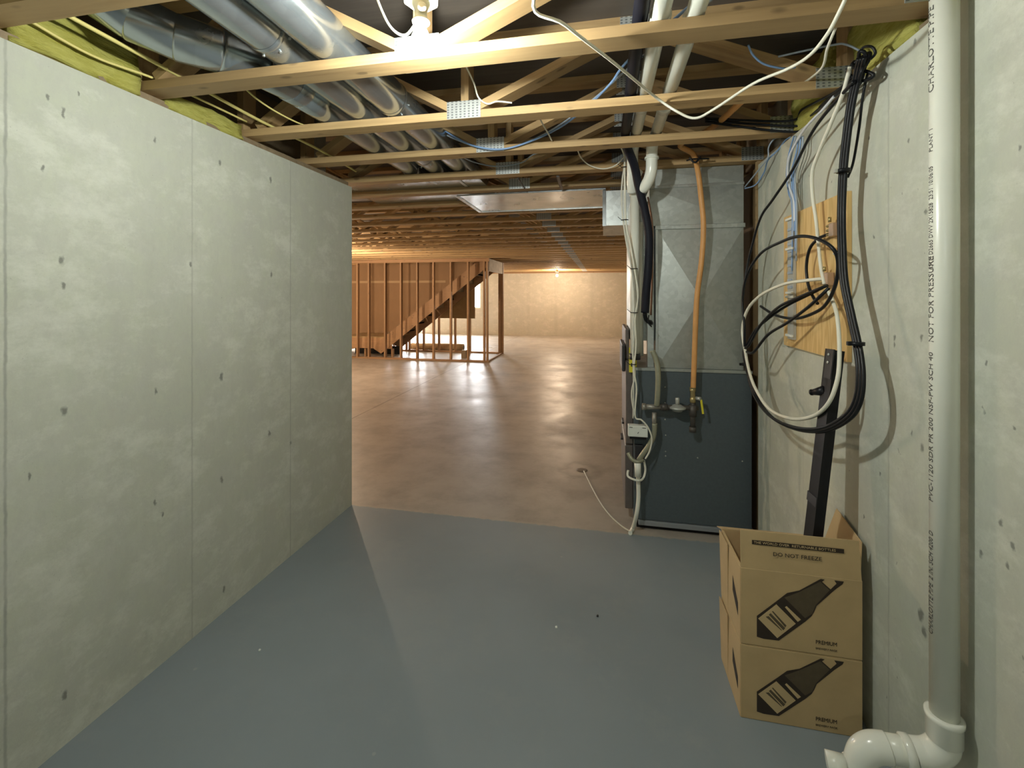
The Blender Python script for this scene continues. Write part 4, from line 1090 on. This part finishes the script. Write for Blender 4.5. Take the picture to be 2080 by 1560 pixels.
def carton(z0, h, open_top, label):
    t = thing('cardboard_box', label, 'cardboard box', ((CX0 + CX1) / 2, (CY0 + CY1) / 2, z0), 'stacked cardboard bottle cases')
    th = .004
    front = part(MB().box((CX0, CY0, z0), (CX1, CY0 + th, z0 + h), .0015), 'front_panel', KRAFT, t)
    part(MB().box((CX0, CY1 - th, z0), (CX1, CY1, z0 + h), .0015), 'back_panel', KRAFT, t)
    side = part(MB().box((CX0 - .001, CY0 + th, z0), (CX0 + th, CY1 - th, z0 + h)), 'side_panel', KRAFT, t)
    part(MB().box((CX1 - th, CY0 + th, z0), (CX1, CY1 - th, z0 + h)), 'side_panel', KRAFT, t)
    part(MB().box((CX0 + th, CY0 + th, z0), (CX1 - th, CY1 - th, z0 + th)), 'bottom_panel', KRAFT, t)
    if open_top:
        # flaps standing open
        zt = z0 + h
        fl = MB(); fl.prism([(CX0 + .001, CY0 + .001, zt), (CX1 - .002, CY0 + .001, zt), (CX1 - .006, CY0 + .010, zt + .138), (CX0 + .001, CY0 + .008, zt + .138)], (0, .004, 0))
        ff = part(fl, 'front_flap', KRAFT, t)
        fl = MB(); fl.prism([(CX0 + .004, CY0 + .02, zt), (CX0 + .004, CY1 - .006, zt), (CX0 + .05, CY1 - .01, zt - .13), (CX0 + .05, CY0 + .03, zt - .13)], (.004, 0, 0))
        part(fl, 'side_flap', KRAFT, t)
        fl = MB(); fl.prism([(CX1 - .004, CY0 + .012, zt), (CX1 - .004, CY1 - .005, zt), (CX1 + .025, CY1 - .04, zt + .150), (CX1 + .020, CY0 + .05, zt + .115)], (.004, 0, 0))
        part(fl, 'side_flap', KRAFT, t)
        fl = MB(); fl.prism([(CX0 + .002, CY1 - .004, zt), (CX1 - .002, CY1 - .004, zt), (CX1 - .01, CY1 + .12, zt - .05), (CX0 + .01, CY1 + .12, zt - .05)], (0, .0, .004))
        part(fl, 'back_flap', KRAFT, t)
        w = CX1 - CX0
        M = Matrix.Translation((CX0 + w * .255, CY0 + .0042, zt + .0665)) @ Matrix.Rotation(PI / 2 - .055, 4, 'X')
        mb = MB(); mb.box((CX0 + w * .10, CY0 + .0045, zt + .090), (CX0 + w * .86, CY0 + .0050, zt + .106)); part(mb, 'print_band', INK, ff)
        text_obj('lettering_print', 'THE WORLD OVER  RETURNABLE BOTTLES', .0125, KRAFTD, Matrix.Translation((CX0 + w * .115, CY0 + .0038, zt + .098)) @ Matrix.Rotation(PI / 2, 4, 'X'), ff, 1.12)
        text_obj('lettering_print', 'DO NOT FREEZE', .020, INK, Matrix.Translation((CX0 + w * .275, CY0 + .0016, zt + .062)) @ Matrix.Rotation(PI / 2 - .055, 4, 'X'), ff, 1.08)
    else:
        part(MB().box((CX0 + .001, CY0 + .001, z0 + h), (CX1 - .001, CY1 - .001, z0 + h + .004), .0015), 'top_flap', KRAFT, t)
    print_on_front(front, z0, h); side_print(side, z0, h)
    # vertical corner overlap strip on the left side
    part(MB().prism([(CX0 - .001, CY0 + .17, z0 + .002), (CX0 - .001, CY1 - .002, z0 + .002), (CX0 - .010, CY1 - .004, z0 + h - .002), (CX0 - .007, CY0 + .16, z0 + h - .002)], (.0035, 0, 0)), 'side_overlap', KRAFT, t)
    return t
carton(0.001, .272, False, 'closed cardboard bottle case on the floor, under the open one')
carton(.279, .284, True, 'open cardboard bottle case with raised flaps, on top of the closed one')

# ------------------------------------------------------------------ far room: stair framing
YA, YB = 10.15, 11.70
def stud_wall(Y, pxs, yb, yt, label, name='stud_wall', x0=None, x1=None):
    t = thing(name, label, 'stud wall', (-4, Y, 0))
    xs = [onY(p, 700, Y).x for p in pxs]
    x0 = x0 if x0 is not None else xs[0] - .02; x1 = x1 if x1 is not None else xs[-1] + .02
    part(MB().box((x0, Y - .0445, 0), (x1, Y + .0445, .038)), 'bottom_plate', WOOD2, t)
    part(MB().box((x0, Y - .0445, ZC - .078), (x1, Y + .0445, ZC - .002)), 'top_plate', WOOD2, t)
    for x in xs:
        o = MB().box((-(ZC - .078 - .038) / 2, -.0445, -.019), ((ZC - .078 - .038) / 2, .0445, .019)).build('stud', WOOD2, t)
        o.location = Vector((x, Y, (ZC - .04) / 2)) - t.location; o.rotation_euler = (0, PI / 2, 0)
    return t
x_end = onY(994, 700, YA).x
sw = stud_wall(YA, [727, 750, 783, 815, 848, 881, 916, 951, 984, 990], 0, 0, 'open stud wall in front of the basement stairs', x0=-6.6, x1=x_end)
sw2 = stud_wall(YB, [760, 800, 826, 832, 861, 892, 925, 955], 0, 0, 'second stud wall behind the basement stairs', x0=-6.9, x1=x_end - .142)
t = thing('door_post', 'double wooden post at the back corner of the stair framing', 'post', (x_end - .06, YB, 0))
part(MB().box((x_end - .14, YB - .0445, 0), (x_end - .062, YB + .0445, ZC - .003)), 'stud', WOOD2, t)
part(MB().box((x_end - .06, YB - .0445, 0), (x_end - .01, YB + .0445, ZC - .003)), 'stud', WOOD2, t)
t = MB().box((x_end - .06, YA + .05, ZC - .30), (x_end - .02, YB - .05, ZC - .003)).build('door_header', plain('weathered_grey_board', (.50, .45, .38), .7, var=.2, scale=8)); tag(t, 'pale grey weathered header board over the opening at the stair framing end', 'header board')
t = MB().box((x_end - .06, YA + .05, 0), (x_end - .02, YB - .05, .03)).build('floor_plate', WOOD2); tag(t, 'short floor plate between the two end posts of the stair framing', 'floor plate')
# stairs
s0 = onY(768, 700, 10.4); s1 = onY(985, 528, 10.4)
st = thing('staircase', 'wooden basement staircase rising to the right behind the stud wall', 'staircase', (s0.x, 10.9, 0))
dz = s1.z - s0.z; dx = s1.x - s0.x
for Y in (10.36, 11.42):
    part(MB().prism([(s0.x - .1, Y, s0.z - .10), (s0.x, Y, s0.z + .06), (s1.x, Y, s1.z + .10), (s1.x + .05, Y, s1.z - .18), (s0.x + .10, Y, s0.z - .22)], (0, .04, 0)), 'stringer', WOOD2, st)
nst = 10
for k in range(nst):
    fx = s0.x + dx * (k + .5) / nst; fz = s0.z + dz * (k + .5) / nst
    part(MB().box((fx - .14, 10.40, fz - .03), (fx + .12, 11.42, fz + .008)), 'tread', WOODDK, st)
    part(MB().box((fx + .10, 10.40, fz - .03), (fx + .12, 11.42, fz + dz / nst - .03)), 'riser', WOODDK, st)
lz = onY(780, 683, 10.5).z
lx0 = onY(700, 690, 10.5).x; lx1 = onY(800, 690, 10.5).x
ld = thing('stair_landing', 'low wooden landing platform at the foot of the stairs', 'landing', ((lx0 + lx1) / 2, 10.9, 0))
part(MB().box((lx0, 10.38, lz - .03), (lx1, 11.44, lz)), 'deck', WOOD, ld)
part(MB().box((lx0, 10.38, lz - .30), (lx1, 10.42, lz - .031)), 'rim_board', WOOD2, ld)
part(MB().box((lx1 - .04, 10.43, .0), (lx1, 10.52, lz - .31)).box((lx0 + .6, 10.43, .0), (lx0 + .64, 10.52, lz - .31)), 'leg', WOOD2, ld)
part(MB().box((lx0, 11.0, .0), (lx1 - .1, 11.05, lz - .31)), 'back_panel', BLKM, ld)  # black sheet put in for the dark of the opening under the deck
# brown wall board behind upper stairs
Yd = 11.50
t = thing('wall_board', 'tall brown wall board behind the staircase', 'wall board', (-5, Yd, .3))
A = onY(700, 520, Yd); B = onY(985, 520, Yd); C_ = onY(985, 545, Yd); D = onY(800, 690, Yd); E = onY(700, 712, Yd)
part(MB().prism([(A.x, Yd, ZC - .003), (B.x, Yd, ZC - .003), (C_.x, Yd, C_.z), (D.x, Yd, D.z), (E.x, Yd, E.z)], (0, .013, 0)), 'board', DRYW, t)
q = onY(720, 573, Yd); q2 = onY(905, 573, Yd)
part(MB().box((A.x, Yd - .003, q.z - .03), (q2.x, Yd - .001, q.z + .03)), 'seam_tape', TAPE, t)
# hanging panel
Yh = 11.62
a = onY(877, 560, Yh); b_ = onY(965, 647, Yh)
o = MB().box((a.x, Yh - .005, b_.z), (b_.x, Yh + .008, ZC - .1)).build('hanging_panel', plain('brown_hardboard', (.36, .235, .10), .6, var=.06)); tag(o, 'brown hardboard panel hung under the stairs before the window', 'panel')
# roll and block on floor
a = onZ(836, 711, .07); b_ = onZ(942, 713, .07)
rl = thing('carpet_roll', 'long tan carpet roll lying on the floor behind the stair studs', 'roll', (a.x, 12.05, .09))
ra_ = onY(836, 703, 12.0).x; rb_ = onY(942, 703, 12.0).x
part(MB().tube([(ra_, 12.0, .10), (rb_, 12.0, .10)], .095, 24, smooth=False), 'roll', plain('tan_carpet_backing', (.50, .38, .22), .9, var=.15), rl)
part(MB().tube([(rb_ + .001, 12.0, .10), (rb_ + .01, 12.0, .10)], .06, 20, smooth=False), 'core', DARKP, rl)
c = onZ(942, 727, 0)
o = MB().box((c.x - .06, c.y - .02, 0), (c.x + .06, c.y + .08, .19), .004).build('dark_block', WOODDK); tag(o, 'small dark upright block on the floor at the foot of the stair studs', 'block')
# flat white patch standing for daylight on the floor at the back
sh = MB(); b0 = [onZ(*q, .003) for q in ((845, 683), (985, 683), (1000, 706), (870, 704))]
sh.prism(b0, (0, 0, .004)); o = sh.build('daylight_patch', plain('daylight_patch_white', (.75, .78, .84), .25)); tag(o, 'white patch standing for daylight on the floor beyond the stairs', 'daylight patch')
